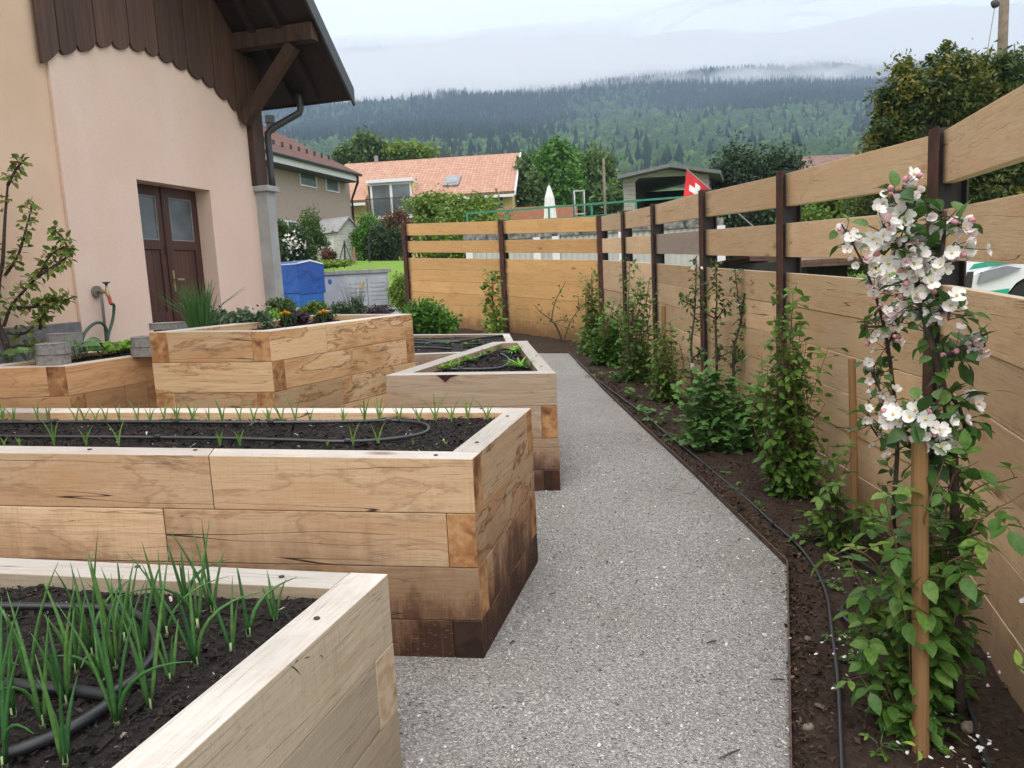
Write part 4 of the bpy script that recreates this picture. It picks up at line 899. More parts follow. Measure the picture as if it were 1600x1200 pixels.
mb.build('shutter', M['white'], ph)
mb = MB(); mb.obox(base + A_ * .45 - bn * .015 + Z * (h_ * .5), an * .1, bn * .015, Z * .42); mb.build('window', M['dark'], ph)
# ---- grey electrical cabinet
C0 = At(543, 490, 20); base = V((C0.x, C0.y, gz(C0.x, C0.y))); zt = At(543, 428.5, 20).z; A_ = V((-.83, .56, 0)) * 1.3; B_ = V((.955, .296, 0)).normalized() * 1.12; an, bn = A_.normalized(), B_.normalized(); h_ = zt - base.z
M['cabg'] = plain('grey_cabinet_metal', (.40, .425, .46), .55, var=.08, sc=4); M['cabc'] = plain('cabinet_lid', (.30, .30, .29), .9, var=.2, sc=9)
ec = thing('electrical_cabinet', base, 'grey electrical cabinet with double doors and a yellow warning sign', 'cabinet')
mb = MB(); mb.obox(base, B_, A_, Z * h_); mb.build('housing', M['cabg'], ec, bevel=.01); mb = MB(); mb.obox(base - an * .05 - bn * .05 + Z * h_, B_ + bn * .1, A_ + an * .1, Z * .10); mb.build('lid', M['cabc'], ec, bevel=.01)
fn = V((bn.y, -bn.x, 0))
for k in (0, 1):
    o = base + fn * .003 + bn * (.05 + k * .52) + Z * .1; mb = MB(); mb.obox(o, bn * .50, fn * .025, Z * (h_ - .2)); dr = mb.build('door', M['cabg'], ec, bevel=.006)
    for j in range(5): mb = MB(); mb.obox(o + bn * .05 + fn * .026 + Z * (.15 + j * (h_ - .5) / 4), bn * .40, fn * .008, Z * .04); mb.build('louvre', M['cabg'], dr)
o = base + fn * .03 + bn * .36 + Z * (h_ * .60); M['ylw'] = plain('yellow_sign', (.75, .45, .03), .5, var=.05); mb = MB(); mb.prism([o, o + bn * .12, o + bn * .12 + Z * .07, o + bn * .06 + Z * .17, o + Z * .07], fn * .006); sgn = mb.build('warning_sign', M['ylw'], ec)
mb = MB(); q = o + fn * .007 + bn * .055 + Z * .035; mb.prism([q, q + bn * .02 + Z * .035, q + bn * .005 + Z * .035, q + bn * .022 + Z * .085, q - bn * .008 + Z * .045, q + bn * .008 + Z * .042], fn * .002); mb.build('lightning_mark', M['gutter'], sgn)
an_n = V((an.y, -an.x, 0)); an_n = an_n if an_n.dot(V((0, -1, 0))) > 0 else -an_n
q = base + an * .55 + Z * (h_ * .82); mb = MB(); mb.tube([q + an_n * .001, q + an_n * .008], .07, 18); M['bluep'] = plain('blue_sticker', (.05, .12, .4), .4); mb.build('round_sticker', M['bluep'], ec)
# ---- blue tarpaulin trailer
C0 = At(470, 480, 18.6); base = V((C0.x, C0.y, gz(C0.x, C0.y))); A_ = V((-.8, .6, 0)) * 2.2; B_ = V((.9, .436, 0)) * .58; an, bn = A_.normalized(), B_.normalized(); z1 = At(470, 457, 18.6).z; z2 = At(470, 409, 18.6).z; z0 = z1 - .34
m = NT('blue_tarpaulin'); nz = m.noise(m.pos(), 3, 4, .5, 1.0); M['tarp'] = m.bsdf(m.mix(m.rng(nz, .3, .7), (.012, .085, .36), (.008, .055, .24)), .4, nz, .6, .05, .5); M['tarptrim'] = plain('blue_body', (.02, .12, .42), .4)
tr = thing('box_trailer', base, 'small trailer covered with a blue tarpaulin beside the pink house', 'trailer')
mb = MB(); mb.obox(V((base.x, base.y, z0)), B_, A_, Z * (z1 - z0 - .02)); mb.build('body', M['tarptrim'], tr, bevel=.01)
o = V((base.x, base.y, z1 - .02)) - an * .02 - bn * .02; Bx, Ax = B_ + bn * .04, A_ + an * .04; hh = z2 - z1
mb = MB(); mb.prism([o, o + Bx, o + Bx + Z * (hh - .05), o + Bx * .5 + Z * (hh + .06), o + Z * hh], Ax); mb.build('tarpaulin', M['tarp'], tr, bevel=.015)
mb = MB(); mb.prism([o + Z * (hh - .03) - bn * .004, o + Z * (hh + .005) - bn * .004, o + Bx * .5 + Z * (hh + .066), o + Bx + Z * (hh - .03), o + Bx + Z * (hh - .06), o + Bx * .5 + Z * (hh + .03)], -an * .01); mb.obox(o + Z * (hh - .03) - bn * .008, Ax, bn * .006, Z * .035); mb.build('white_trim', M['white'], tr)
for k in (.5,):
    q = base + A_ * k - bn * .06 + Z * .26; mb = MB(); mb.tube([q, q - bn * .14], .26, 20); mb.build('wheel', M['dark'], tr)
# ---- wire fence posts on the bank
for px, y0, y1, lb in ((538, 376, 420, 'dark green braced fence post in front of the playhouse'), (576, 368, 412, 'dark green fence post right of the playhouse'), (553, 386, 416, 'short orange stake right of the braced green post')):
    a, b = At(px, y0, 26), At(px + 1, y1, 26); mb = MB(); mb.tube([b - Z * .3, a], .028, 8)
    if px == 538:
        for dx in (-.35, .35): mb.tube([a - Z * .05, V((a.x + dx, 25.8, b.z - .2))], .018, 6)
    mm = M['ostk'] if px == 553 and 'ostk' in M else (M['terra'] if px == 553 else M['greend'] if 'greend' in M else M['gutter']); tag(mb.build('fence_post', mm, loc=b), lb, 'post')
# ---- distant brown roofed house and low shed right
def smallhouse(px0, px1, ytop, yeave, d, label, wm, tm, cat='house', name='distant_house', wall=True):
    a, b = At(px0, yeave, d), At(px1, yeave, d); c = At((px0 + px1) / 2, ytop, d + 3); zb = tg(a.x, d) - 1; r = thing(name, V((c.x, d, zb)), label, cat); ze_ = (a.z + b.z) / 2; X0, X1 = a.x, b.x
    mb = MB(); mb.obox(V((X0 + .4, d + .3, zb)), V((X1 - X0 - .8, 0, 0)), V((0, 6, 0)), Z * (ze_ - zb)); mb.build('wall', wm, r)
    mb = MB(); slabq(mb, [V((X0, d - .2, ze_)), V((X1, d - .2, ze_)), V((X1 - 1.2, d + 3.3, c.z)), V((X0 + 1.2, d + 3.3, c.z))], .12); slabq(mb, [V((X0 + 1.2, d + 3.3, c.z)), V((X1 - 1.2, d + 3.3, c.z)), V((X1, d + 6.8, ze_)), V((X0, d + 6.8, ze_))], .12); mb.build('roof', tm, r)
    return r, X0, X1, ze_
M['tileD'] = tiles('dull_brown_tiles', (.22, .13, .10), (.15, .09, .07), (1, 0, 0), 6, 3.5)
r, X0, X1, ze_ = smallhouse(1225, 1420, 240, 268, 55, 'distant house with dull brown roof showing above the long fence', M['yel'], M['tileD'])
smallhouse(1236, 1372, 392, 404, 13.5, 'low dark shed with brown corrugated roof seen through a fence gap', M['dark'], M['tileD'], 'shed', 'low_shed')
# ---- white car with green livery
def car():
    d = 8.3; fpx = At(1503, 420, d); zg = tg(fpx.x + 1.2, d) ; H = V((-.97, .05, 0)).normalized(); S = V((H.y, -H.x, 0)); S = S if S.y < 0 else -S   # H = forward, S = side facing the camera
    o = V((fpx.x, d, 0)); hood = At(1555, 402, d).z
    r = thing('parked_car', V((fpx.x + 2.2, d + .9, zg)), 'white car with green hood stripe parked behind the right hand fence', 'car')
    P = lambda x, z, w=0.0: o - H * x - S * w + Z * z     # x back from the nose, w away from the camera side
    hz = hood
    prof = [(.10, zg + .28), (.02, zg + .45), (.0, zg + .80), (.10, hz - .16), (.55, hz - .02), (1.25, hz + .05), (2.0, hz + .55), (2.4, hz + .62), (3.6, hz + .60), (4.25, hz + .1), (4.4, hz - .1), (4.4, zg + .35)]
    arch = lambda cx, a0, a1, rr=.50: [(cx + rr * math.cos(t), zg + .36 + rr * math.sin(t)) for t in [a0 + (a1 - a0) * k / 10 for k in range(11)]]
    low = [(4.3, zg + .25), (4.08, zg + .25)] + [(x, max(z, zg + .25)) for x, z in arch(3.5, -.25, math.pi + .25)] + [(2.9, zg + .25), (1.45, zg + .25)] + [(x, max(z, zg + .25)) for x, z in arch(.86, -.25, math.pi + .25)] + [(.28, zg + .25)]
    # body in slices so that the flanks bulge
    out = prof + low; mb = MB(); W = [(0.0, .05), (.04, .0), (.9, -.02), (1.76, .0), (1.80, .05)]; cx, cz = 2.2, zg + .8; rings = []
    for w, sh in W: rings.append([P(x + (cx - x) * sh * .5, z + (cz - z) * sh, w) for x, z in out])
    n = len(out); pts = [q for rg in rings for q in rg]; fs = [(i * n + k, i * n + (k + 1) % n, (i + 1) * n + (k + 1) % n, (i + 1) * n + k) for i in range(4) for k in range(n)]
    tri = tessellate_polygon([rings[0]]); fs += [tuple(t) for t in tri]; fs += [tuple(4 * n + i for i in t)[::-1] for t in tri]
    mb.add(pts, fs); mb.build('body', M['carw'], r, bevel=.012)
    mb = MB(); mb.prism([P(.16, hz - .27, -.012), P(.19, hz - .15, -.012), P(.46, hz - .10, -.012), P(.60, hz - .13, -.012), P(.40, hz - .21, -.012)], -S * -.02); hl = mb.build('headlight', M['lamp'], r, bevel=.004); mb = MB(); q = P(.42, hz - .15, -.013); mb.tube([q, q + S * .006], .035, 16); q = P(.27, hz - .19, -.013); mb.tube([q, q + S * .006], .03, 16); mb.build('lamp_lens', M['chrome'], hl); mb = MB(); mb.prism([P(.02, hz - .33, -.006), P(.05, hz - .14, -.006), P(.12, hz - .14, -.006), P(.10, hz - .33, -.006)], S * .006); mb.build('side_grille', M['gutter'], r)
    mb = MB(); mb.prism([P(-.012, hz - .38, .18), P(.035, hz - .14, .18), P(.035, hz - .14, 1.6), P(-.012, hz - .38, 1.6)], H * .02); mb.build('grille', M['gutter'], r)
    for j in range(3): mb = MB(); mb.obox(P(-.03 + .01 * j, hz - .35 + .07 * j, .18), -S * 1.42, H * .012, Z * .018); mb.build('grille_bar', M['chrome'], r)
    mb = MB(); mb.prism([P(.30, hz - .035, -.0), P(.56, hz + .0, .0), P(1.22, hz + .066, .0), P(1.22, hz + .066, .5), P(.5, hz + .0, .5)], Z * .01); mb.prism([P(.07, hz - .12, -.006), P(.12, hz - .06, -.006), P(.56, hz - .005, -.006), P(1.2, hz + .035, -.006), P(.62, hz - .055, -.006)], S * .006); mb.build('hood_stripe', M['greenc'], r)
    mb = MB(); mb.prism([P(.05, zg + .5, -.006), P(.05, zg + .64, -.006), P(.5, zg + .68, -.006), P(.46, zg + .5, -.006)], S * .006); mb.prism([P(1.38, zg + .5, -.006), P(1.42, zg + .7, -.006), P(4.3, zg + .74, -.006), P(4.3, zg + .5, -.006)], S * .006); mb.build('side_stripe', M['greenc'], r)
    for cx_ in (.86, 3.5):
        for w in (.02, 1.58):
            q = P(cx_, zg + .40, w); mb = MB(); mb.tube([q, q - S * .2], .41, 28); wh = mb.build('wheel', M['dark'], r, bevel=.02); mb = MB(); mb.tube([q + S * .005, q - S * .05], .2, 20); mb.build('rim', M['chrome'], wh)
    mb = MB(); mb.prism([P(1.45, hz + .14, -.004), P(1.98, hz + .50, -.004), P(3.6, hz + .52, -.004), P(4.0, hz + .14, -.004)], S * .008); mb.build('side_window', M['winglass'], r)
M['carw'] = plain('white_car_paint', (.74, .75, .77), .2, var=.02, spec=.6); M['lamp'] = plain('headlight_glass', (.26, .28, .30), .12, .5, spec=.8); M['greenc'] = plain('green_livery', (.02, .36, .22), .25, var=.03)
car()
# ================================================================== trees and shrubs
def leafcloud(blobs, size, n, tone=(0, 1), clump=.28, up=.3, elong=1.5, nclump=40, droop=0.0):
    """blobs: (centre, (rx,ry,rz)); leaf clumps spread through the volume of the crown"""
    vol = np.array([b[1][0] * b[1][1] * b[1][2] for b in blobs]) ** .7; vol = vol / vol.sum(); VS, R_ = [], []
    for (c, rr), w in zip(blobs, vol):
        k = max(4, int(nclump * w * len(blobs) / 2)); m_ = int(n * w)
        d = RN.normal(size=(k, 3)); d /= np.linalg.norm(d, axis=1)[:, None]; rad = (.35 + .65 * RN.random(k) ** .6)[:, None]; cc = d * rad
        tn = RN.random(k); ci = RN.integers(0, k, m_); q = cc[ci] + RN.normal(size=(m_, 3)) * clump * (.5 + tn[ci][:, None]); q *= np.array(rr); 
        if droop: q[:, 2] -= droop * RN.random(m_) ** 2 * rr[2]
        p = q + np.array(tuple(c)); nrm = RN.normal(size=(m_, 3)); nrm[:, 2] += up; nrm += d[ci] * .5; nrm /= np.linalg.norm(nrm, axis=1)[:, None]
        t = RN.normal(size=(m_, 3)); 
        if droop: t[:, 2] -= 2.5
        t -= nrm * (t * nrm).sum(1)[:, None]; t /= np.linalg.norm(t, axis=1)[:, None]; b = np.cross(nrm, t); s = size * RN.uniform(.6, 1.3, m_)[:, None]
        P = np.stack([p - t * s * elong * .5, p + b * s * .42 - t * s * .05, p + t * s * elong * .5 - nrm * s * .12, p - b * s * .42 - t * s * .05], 1); VS.append(P.reshape(-1, 3))
        R_.append(np.clip(tone[0] + (tone[1] - tone[0]) * (tn[ci] * .65 + RN.random(m_) * .35), 0, 1))
    v = np.concatenate(VS); return v, np.arange(len(v)).reshape(-1, 4), np.concatenate(R_)
def tree(name, base, label, blobs, size, n, mat, cat='tree', group=None, trunk=.12, twigs=True, bark='bark', **kw):
    size *= .55; n = int(n * 2.6)
    base = V(base); r = thing(name, base, label, cat, group); v, f, rr = leafcloud(blobs, size, n, **kw); npmesh('crown' if cat == 'tree' else 'foliage', v, f, M[mat], r, r=rr)
    mb = MB(); top = V(blobs[0][0]); mb.tube([base - Z * .2, base.lerp(top, .5), top], [trunk, trunk * .7, trunk * .3], 8)
    rnd = random.Random(sum(map(ord, label)) % 999)
    for c, q in blobs:
        c = V(c)
        for k in range(4):
            t = V((rnd.uniform(-.7, .7) * q[0], rnd.uniform(-.7, .7) * q[1], rnd.uniform(-.4, .8) * q[2])); s = base.lerp(top, rnd.uniform(.35, .8)); mb.tube([s, s.lerp(c + t, .5) + Z * .1 * q[2], c + t], [trunk * .4, trunk * .22, trunk * .06], 5)
    mb.build('trunk' if cat == 'tree' else 'stem', M[bark], r, smooth=True); return r
M['bark'] = plain('grey_brown_bark', (.085, .06, .048), .9, var=.25, sc=30)
M['lf_bright'] = leafmat('leaf_bright_green', [(.045, .12, .012), (.075, .19, .02), (.11, .26, .03)])
M['lf_mid'] = leafmat('leaf_mid_green', [(.04, .075, .018), (.075, .135, .03), (.13, .2, .045)])
M['lf_dark'] = leafmat('leaf_dark_green', [(.016, .035, .012), (.03, .06, .02), (.05, .09, .028)])
M['lf_yel'] = leafmat('leaf_yellow_green', [(.07, .13, .015), (.13, .21, .025), (.22, .30, .04)])
M['lf_gold'] = leafmat('golden_cypress', [(.018, .034, .010), (.028, .055, .012), (.05, .09, .014), (.12, .13, .016), (.26, .21, .02)])
M['lf_red'] = leafmat('leaf_red_brown', [(.07, .06, .025), (.14, .055, .03), (.24, .07, .04)])
M['lf_blue'] = leafmat('leaf_grey_green', [(.05, .09, .05), (.09, .14, .075), (.14, .19, .10)])
def bl(px, py, d, rx, ry, rz=None): c = At(px, py, d); return (c, (rx * d / F, max(rx, ry) * d / F * (rz or .8), ry * d / F))
def gp(px, d): p = At(px, 400, d); return V((p.x, d, tg(p.x, d)))
tree('garden_tree', gp(558, 62), 'leafy green tree above the left end of the orange roof', [bl(575, 235, 62, 22, 17), bl(545, 243, 62, 20, 12)], .5, 2600, 'lf_mid')
tree('garden_tree', gp(632, 62), 'light green tree top showing over the middle of the orange roof', [bl(640, 245, 62, 26, 14), bl(622, 240, 62, 12, 12)], .5, 2200, 'lf_yel')
tree('garden_tree', gp(866, 48), 'dense round bright green tree right of the yellow house', [bl(868, 262, 48, 26, 32), bl(860, 300, 48, 30, 38), bl(885, 290, 48, 16, 26)], .38, 9000, 'lf_bright')
tree('willow_tree', gp(925, 50), 'drooping olive green willow beside the thin grey pole', [bl(915, 262, 50, 24, 26), bl(935, 285, 50, 22, 35), bl(900, 300, 50, 22, 30)], .42, 6000, 'lf_mid', droop=.8)
tree('garden_tree', gp(825, 45), 'loose pale green shrubby tree between the yellow house and the round tree', [bl(822, 285, 45, 16, 30), bl(832, 305, 45, 16, 22)], .38, 2600, 'lf_mid')
tree('garden_tree', gp(960, 42), 'mid green bushy tree left of the wooden cabin', [bl(952, 312, 42, 22, 18), bl(975, 300, 44, 22, 14)], .35, 2500, 'lf_mid')
tree('hedge_tree', gp(1180, 30), 'broad dark green evergreen right of the wooden cabin', [bl(1150, 300, 30, 34, 50), bl(1200, 280, 30, 44, 42), bl(1235, 320, 30, 34, 60), bl(1190, 370, 29, 80, 60)], .2, 15000, 'lf_dark')
tree('hedge_tree', gp(1290, 20), 'mid green shrub between the dark evergreen and the golden conifer', [bl(1290, 345, 20, 50, 38), bl(1350, 330, 20, 40, 36), bl(1310, 395, 20.5, 80, 30)], .16, 10000, 'lf_yel')
tree('golden_conifer', gp(1500, 13), 'large golden green conifer rising over the right hand fence', [bl(1420, 160, 13, 46, 50), bl(1480, 140, 13, 60, 48), bl(1560, 140, 13.4, 60, 50), bl(1400, 215, 13, 40, 45), bl(1520, 240, 13.5, 90, 70), bl(1480, 330, 13.6, 130, 70), bl(1470, 100, 13, 20, 22), bl(1420, 105, 13, 12, 16), bl(1620, 250, 13.6, 60, 120)], .085, 42000, 'lf_gold', nclump=150, clump=.16, elong=2.2)
tree('garden_shrub', gp(720, 32), 'large yellow green shrub in front of the yellow house', [bl(700, 335, 32, 46, 26), bl(742, 325, 32, 28, 24), bl(720, 375, 31, 60, 40)], .2, 9000, 'lf_yel', 'shrub')
tree('garden_shrub', gp(618, 30), 'reddish shrub between the yellow house and the far fence', [bl(618, 352, 30.5, 16, 16), bl(628, 375, 30, 10, 22)], .14, 2600, 'lf_red', 'shrub')
tree('garden_shrub', gp(600, 28.5), 'dark leafy shrub in front of the reddish one', [bl(604, 380, 28.5, 20, 24), bl(590, 392, 28.5, 16, 14)], .13, 4200, 'lf_dark', 'shrub')
tree('garden_shrub', gp(572, 29), 'fresh green shrub right of the whitewashed playhouse', [bl(574, 362, 29, 18, 20), bl(566, 385, 29, 14, 20)], .13, 3600, 'lf_bright', 'shrub')
tree('garden_shrub', gp(486, 27), 'tall conical green shrub left of the whitewashed playhouse', [bl(484, 360, 27, 12, 22), bl(486, 385, 27, 20, 22)], .12, 4200, 'lf_mid', 'shrub')
tree('garden_shrub', gp(445, 25), 'loose shrub beside the pale concrete pilaster above the blue trailer', [bl(438, 365, 25, 14, 16), bl(440, 392, 25, 16, 16)], .12, 2600, 'lf_mid', 'shrub')
ws_ = tree('flowering_shrub', gp(462, 24), 'shrub covered in white flowers above the blue trailer', [bl(462, 378, 24, 14, 20), bl(458, 400, 24, 22, 12)], .11, 2600, 'lf_dark', 'shrub')
v, f, rr = leafcloud([bl(462, 382, 23.8, 15, 20)], .09, 260, clump=.3, elong=1.0); M['wfl'] = plain('white_blossom', (.72, .70, .64), .7); npmesh('blossom', v, f, M['wfl'], ws_, r=rr)
tree('garden_shrub', gp(519, 26), 'low reddish bush at the foot of the playhouse', [bl(513, 399, 26, 9, 8)], .1, 1000, 'lf_red', 'shrub')
# tufts along the bank
for i, (px, py, d, lb) in enumerate([(520, 412, 24, 'low green weeds on the bank above the cabinet'), (630, 455, 20, 'mossy green growth right of the electrical cabinet')]):
    tree('bank_plant', gp(px, d), lb, [bl(px, py, d, 26 if i == 0 else 16, 5 if i == 0 else 22)], .1, 1800, 'lf_yel', 'plant', trunk=.01)
# ================================================================== plants near the camera
M['lf_rasp'] = leafmat('raspberry_leaf', [(.036, .09, .018), (.065, .15, .025), (.11, .215, .036), (.19, .29, .05)], .5, .3)
M['lf_climb'] = leafmat('climber_leaf', [(.05, .115, .018), (.085, .18, .026), (.14, .25, .04), (.22, .30, .05)], .5, .35)
M['lf_apple'] = leafmat('apple_leaf', [(.035, .085, .022), (.06, .13, .03), (.12, .22, .04)], .42, .3)
M['lf_curr'] = leafmat('currant_leaf', [(.06, .15, .04), (.10, .22, .055), (.15, .29, .07)], .55, .3)
M['lf_onion'] = leafmat('onion_leaf', [(.045, .135, .04), (.08, .195, .055), (.13, .26, .065)], .38, .25)
M['lf_garlic'] = leafmat('garlic_leaf', [(.08, .17, .03), (.13, .25, .045), (.19, .30, .06)], .42, .3)
M['lf_let'] = leafmat('lettuce_leaf', [(.14, .30, .03), (.22, .42, .05)], .5, .35)
M['lf_apri'] = leafmat('apricot_leaf', [(.10, .18, .03), (.17, .25, .045), (.25, .19, .055)], .45, .3)
M['lf_sage'] = leafmat('sage_leaf', [(.075, .12, .065), (.13, .18, .11)], .7, .2)
M['lf_purple'] = leafmat('purple_leaf', [(.035, .026, .032), (.085, .055, .07)], .6, .2)
m = NT('apple_petal'); r = m.attr('r', 'Fac'); M['petal'] = m.bsdf(m.ramp(r, [(0, (.62, .22, .28)), (.14, (.74, .46, .50)), (.3, (.83, .72, .72)), (.5, (.88, .85, .83)), (1, (.92, .91, .88))]), .55, trans=.25)
M['bud'] = plain('pink_bud', (.70, .30, .36), .5, var=.2, sc=80); M['stamen'] = plain('yellow_stamen', (.75, .55, .12), .6)
M['orange'] = plain('marigold_petal', (.88, .52, .015), .6, var=.1, sc=60); M['canes'] = plain('raspberry_cane', (.16, .10, .05), .7, var=.2, sc=60); M['gstem'] = plain('green_stem', (.10, .17, .05), .6)
M['stake'] = woodm('turned_stake_wood', (.38, .22, .095), (.27, .14, .055), (40, 40, 2), .7); M['paver'] = plain('grey_concrete_paver', (.30, .285, .265), .9, var=.2, sc=45, bs=.5)
def leaf(mb, b, d, n, L, W, curl=.25, fold=.18, r=0.5, sharp=True):
    d = d.normalized(); s = d.cross(n); s = s.normalized() if s.length > 1e-4 else V((1, 0, 0)); n = s.cross(d)
    st = [(0, .08), (.22, .78), (.48, 1.0), (.76, .66), (1, .0 if sharp else .25)]; pts = []
    for t, w in st:
        c = b + d * (L * t) - n * (curl * L * t * t)
        pts += [c - s * (W * .5 * w) + n * (fold * W * w), c, c + s * (W * .5 * w) + n * (fold * W * w)]
    fs = []
    for i in range(4):
        k = i * 3; fs += [(k, k + 1, k + 4, k + 3), (k + 1, k + 2, k + 5, k + 4)]
    mb.add(pts, fs, 0, r)
def rv(s=1.0): return V((random.gauss(0, s), random.gauss(0, s), random.gauss(0, s)))
def lobed(mb, c, d, n, R, r, lobes=5):
    d = d.normalized(); s = d.cross(n).normalized(); n = s.cross(d); pts = [c + n * R * .10]; K = lobes * 4 + 1
    for k in range(K):
        a = -2.5 + 5.0 * k / (K - 1); ph = (k % 4) / 4; rr = R * (.66 + .34 * abs(math.cos(math.pi * (k / 4.0)))) * (1.0 - .22 * abs(a) / 2.5)
        pts.append(c + d * (math.cos(a) * rr) + s * (math.sin(a) * rr) - n * (.22 * rr * rr / R))
    pts.append(c - d * R * .22); mb.add(pts, [(0, i, i + 1) for i in range(1, K)] + [(0, K, K + 1), (0, K + 1, 1)], 0, r)
def compound(mb, ms, b, d, L, r, n=3, up=Z):
    """pinnate leaf: a stalk with a terminal leaflet and one or two pairs"""
    d = d.normalized(); nn = (up + rv(.25)).normalized(); e = b + d * L * 1.0 - Z * L * .1; ms.tube([b, b.lerp(e, .5) + Z * L * .04, e], [.0013, .0011, .0009], 4, cap=False)
    s = d.cross(nn).normalized(); W = L * .62
    leaf(mb, e, d - Z * .2 + rv(.1), nn, L * 1.05, W, .25, .12, r + random.uniform(-.08, .08))
    pr = 1 if n == 3 else 2
    for k in range(pr):
        q = b.lerp(e, .78 - .38 * k)
        for sg in (-1, 1): leaf(mb, q, s * sg + d * .35 + rv(.12), nn + rv(.1), L * (.85 - .12 * k), W * .85, .25, .12, r + random.uniform(-.1, .1))
def petal(mb, b, d, n, L, W, r):
    d = d.normalized(); s = d.cross(n).normalized(); n = s.cross(d); pts = []
    for t, w, h in ((0, .18, 0), (.4, .8, .04), (.75, 1, .14), (1, .55, .24)): c = b + d * L * t + n * L * h; pts += [c - s * W * w * .5 + n * L * .05 * w, c, c + s * W * w * .5 + n * L * .05 * w]
    fs = []
    for i in range(3): k = i * 3; fs += [(k, k + 1, k + 4, k + 3), (k + 1, k + 2, k + 5, k + 4)]
    mb.add(pts, fs, 0, r)
def blossom(mp, my, c, n, R):
    n = n.normalized(); a = n.cross(V((.3, .5, .8))).normalized(); b = n.cross(a); o = random.random() * 6; cup = random.choice([.15, .35, .6, 1.3])
    for k in range(5): t = o + k * 1.2566; d = a * math.cos(t) + b * math.sin(t) + n * cup + rv(.08); petal(mp, c, d, n + rv(.1), R, R * .82, random.uniform(.35, 1) if cup < 1 else random.uniform(.14, .6))
    if cup < 1: my.tube([c, c + n * R * .22], [R * .07, R * .16], 6, mi=1)
def bud(mbu, c, n, R): n = n.normalized(); mbu.tube([c, c + n * R * .25, c + n * R * .7, c + n * R], [R * .15, R * .42, R * .38, R * .08], 7, mi=2)
def along(pts, t):
    L = [0]
    for i in range(1, len(pts)): L.append(L[-1] + (pts[i] - pts[i - 1]).length)
    x = t * L[-1]
    for i in range(1, len(pts)):
        if x <= L[i]: k = (x - L[i - 1]) / (L[i] - L[i - 1] + 1e-9); return pts[i - 1].lerp(pts[i], k), (pts[i] - pts[i - 1]).normalized()
    return pts[-1], (pts[-1] - pts[-2]).normalized()
def pxline(P, d0, d1=None): d1 = d1 or d0; n = len(P) - 1; return [At(x, y, d0 + (d1 - d0) * i / n) for i, (x, y) in enumerate(P)]
def atg(px, py, d): p = At(px, py, d); return V((p.x, p.y, gz(p.x, p.y)))
# ---- large apple trees in blossom
FT0 = .18
def apple(name, label, trunk, sides, d, rad, nleaf, nfl, fr=.026, group='apple trees in blossom along the fence', leafs=.055, lr=.06):
    tl = spline(trunk, 5); base = tl[0]; root = thing(name, GZ(base), label, 'tree', group); mt = MB(); n = len(tl); mt.tube(tl, [rad * (1 - .72 * i / (n - 1)) for i in range(n)], 8)
    limbs = [tl]
    for sd in sides: q = spline(sd, 4); limbs.append(q); k = len(q); mt.tube(q, [rad * .5 * (1 - .6 * i / (k - 1)) for i in range(k)], 6)
    ml, mp = MB(), MB(); my = mbu = mp; lens = [sum((l[i] - l[i - 1]).length for i in range(1, len(l))) for l in limbs]
    for l, (nl, nf, t0) in zip(limbs, [(nleaf[i], nfl[i], FT0 if i == 0 else .1) for i in range(len(limbs))]):
        for k in range(nl):
            t = t0 + (1 - t0) * random.random() ** .8; p, dd = along(l, t); dr = (rv(1) + Z * .4); dr = (dr - dd * dr.dot(dd) * .6).normalized(); b = p + dr * random.uniform(.0, lr); mt.tube([p, b], .0018, 4, cap=False)
            leaf(ml, b, dr + rv(.35) - Z * .15, Z + rv(.45), leafs * random.uniform(.6, 1.15), leafs * .58, .3, .14, random.random())
        ncl = max(1, nf // 5) if nf else 0
        if l is tl and nf > 20: t0 = .8 if name == 'apple_tree' and nf == 80 else .7
        for k in range(ncl):
            t = t0 + (1 - t0) * (k + random.random()) / ncl; p, dd = along(l, min(t, .999)); dr = rv(1) - V((0, .9, 0)); dr = (dr - dd * dr.dot(dd) * .5).normalized(); cc = p + dr * random.uniform(.02, lr * .9)
            for j in range(5):
                c = cc + rv(.022); nn = (c - p).normalized() + rv(.4) - V((0, .35, 0)); mt.tube([cc - dr * .02, c], .0012, 4, cap=False)
                if random.random() < .13: bud(mbu, c, nn, fr * .8)
                else: blossom(mp, my, c, nn, fr * random.uniform(.8, 1.1))
    mt.build('trunk', M['bark'], root, smooth=True); ml.build('leaves', M['lf_apple'], root, smooth=True)
    if mp.v: mp.build('blossom', [M['petal'], M['stamen'], M['bud']], root, smooth=True)
    return root
D1 = 2.35
b0 = G(1500, 1120, 0)
apple('apple_tree', 'tallest apple tree in full white and pink blossom, nearest the camera beside the thick stake',
      [b0, At(1492, 900, 2.3), At(1490, 720, 2.25), At(1472, 600, 2.25), At(1440, 480, 2.25), At(1424, 385, 2.25), At(1400, 300, 2.25)],
      [pxline([(1486, 690), (1455, 720), (1428, 700)], 2.25), pxline([(1480, 665), (1450, 668), (1412, 640)], 2.25, 2.2), pxline([(1465, 560), (1505, 548), (1540, 540)], 2.25), pxline([(1440, 450), (1470, 400), (1478, 330)], 2.25, 2.2), pxline([(1450, 500), (1480, 480), (1482, 500)], 2.25, 2.15),
       pxline([(1430, 400), (1395, 380), (1380, 350)], 2.25, 2.2), pxline([(1470, 600), (1500, 640), (1510, 690)], 2.25)], D1, .017,
      [120, 30, 30, 28, 22, 14, 18, 26], [80, 5, 45, 10, 35, 10, 30, 3], .0265, leafs=.066)
b0 = G(1400, 850, 0)
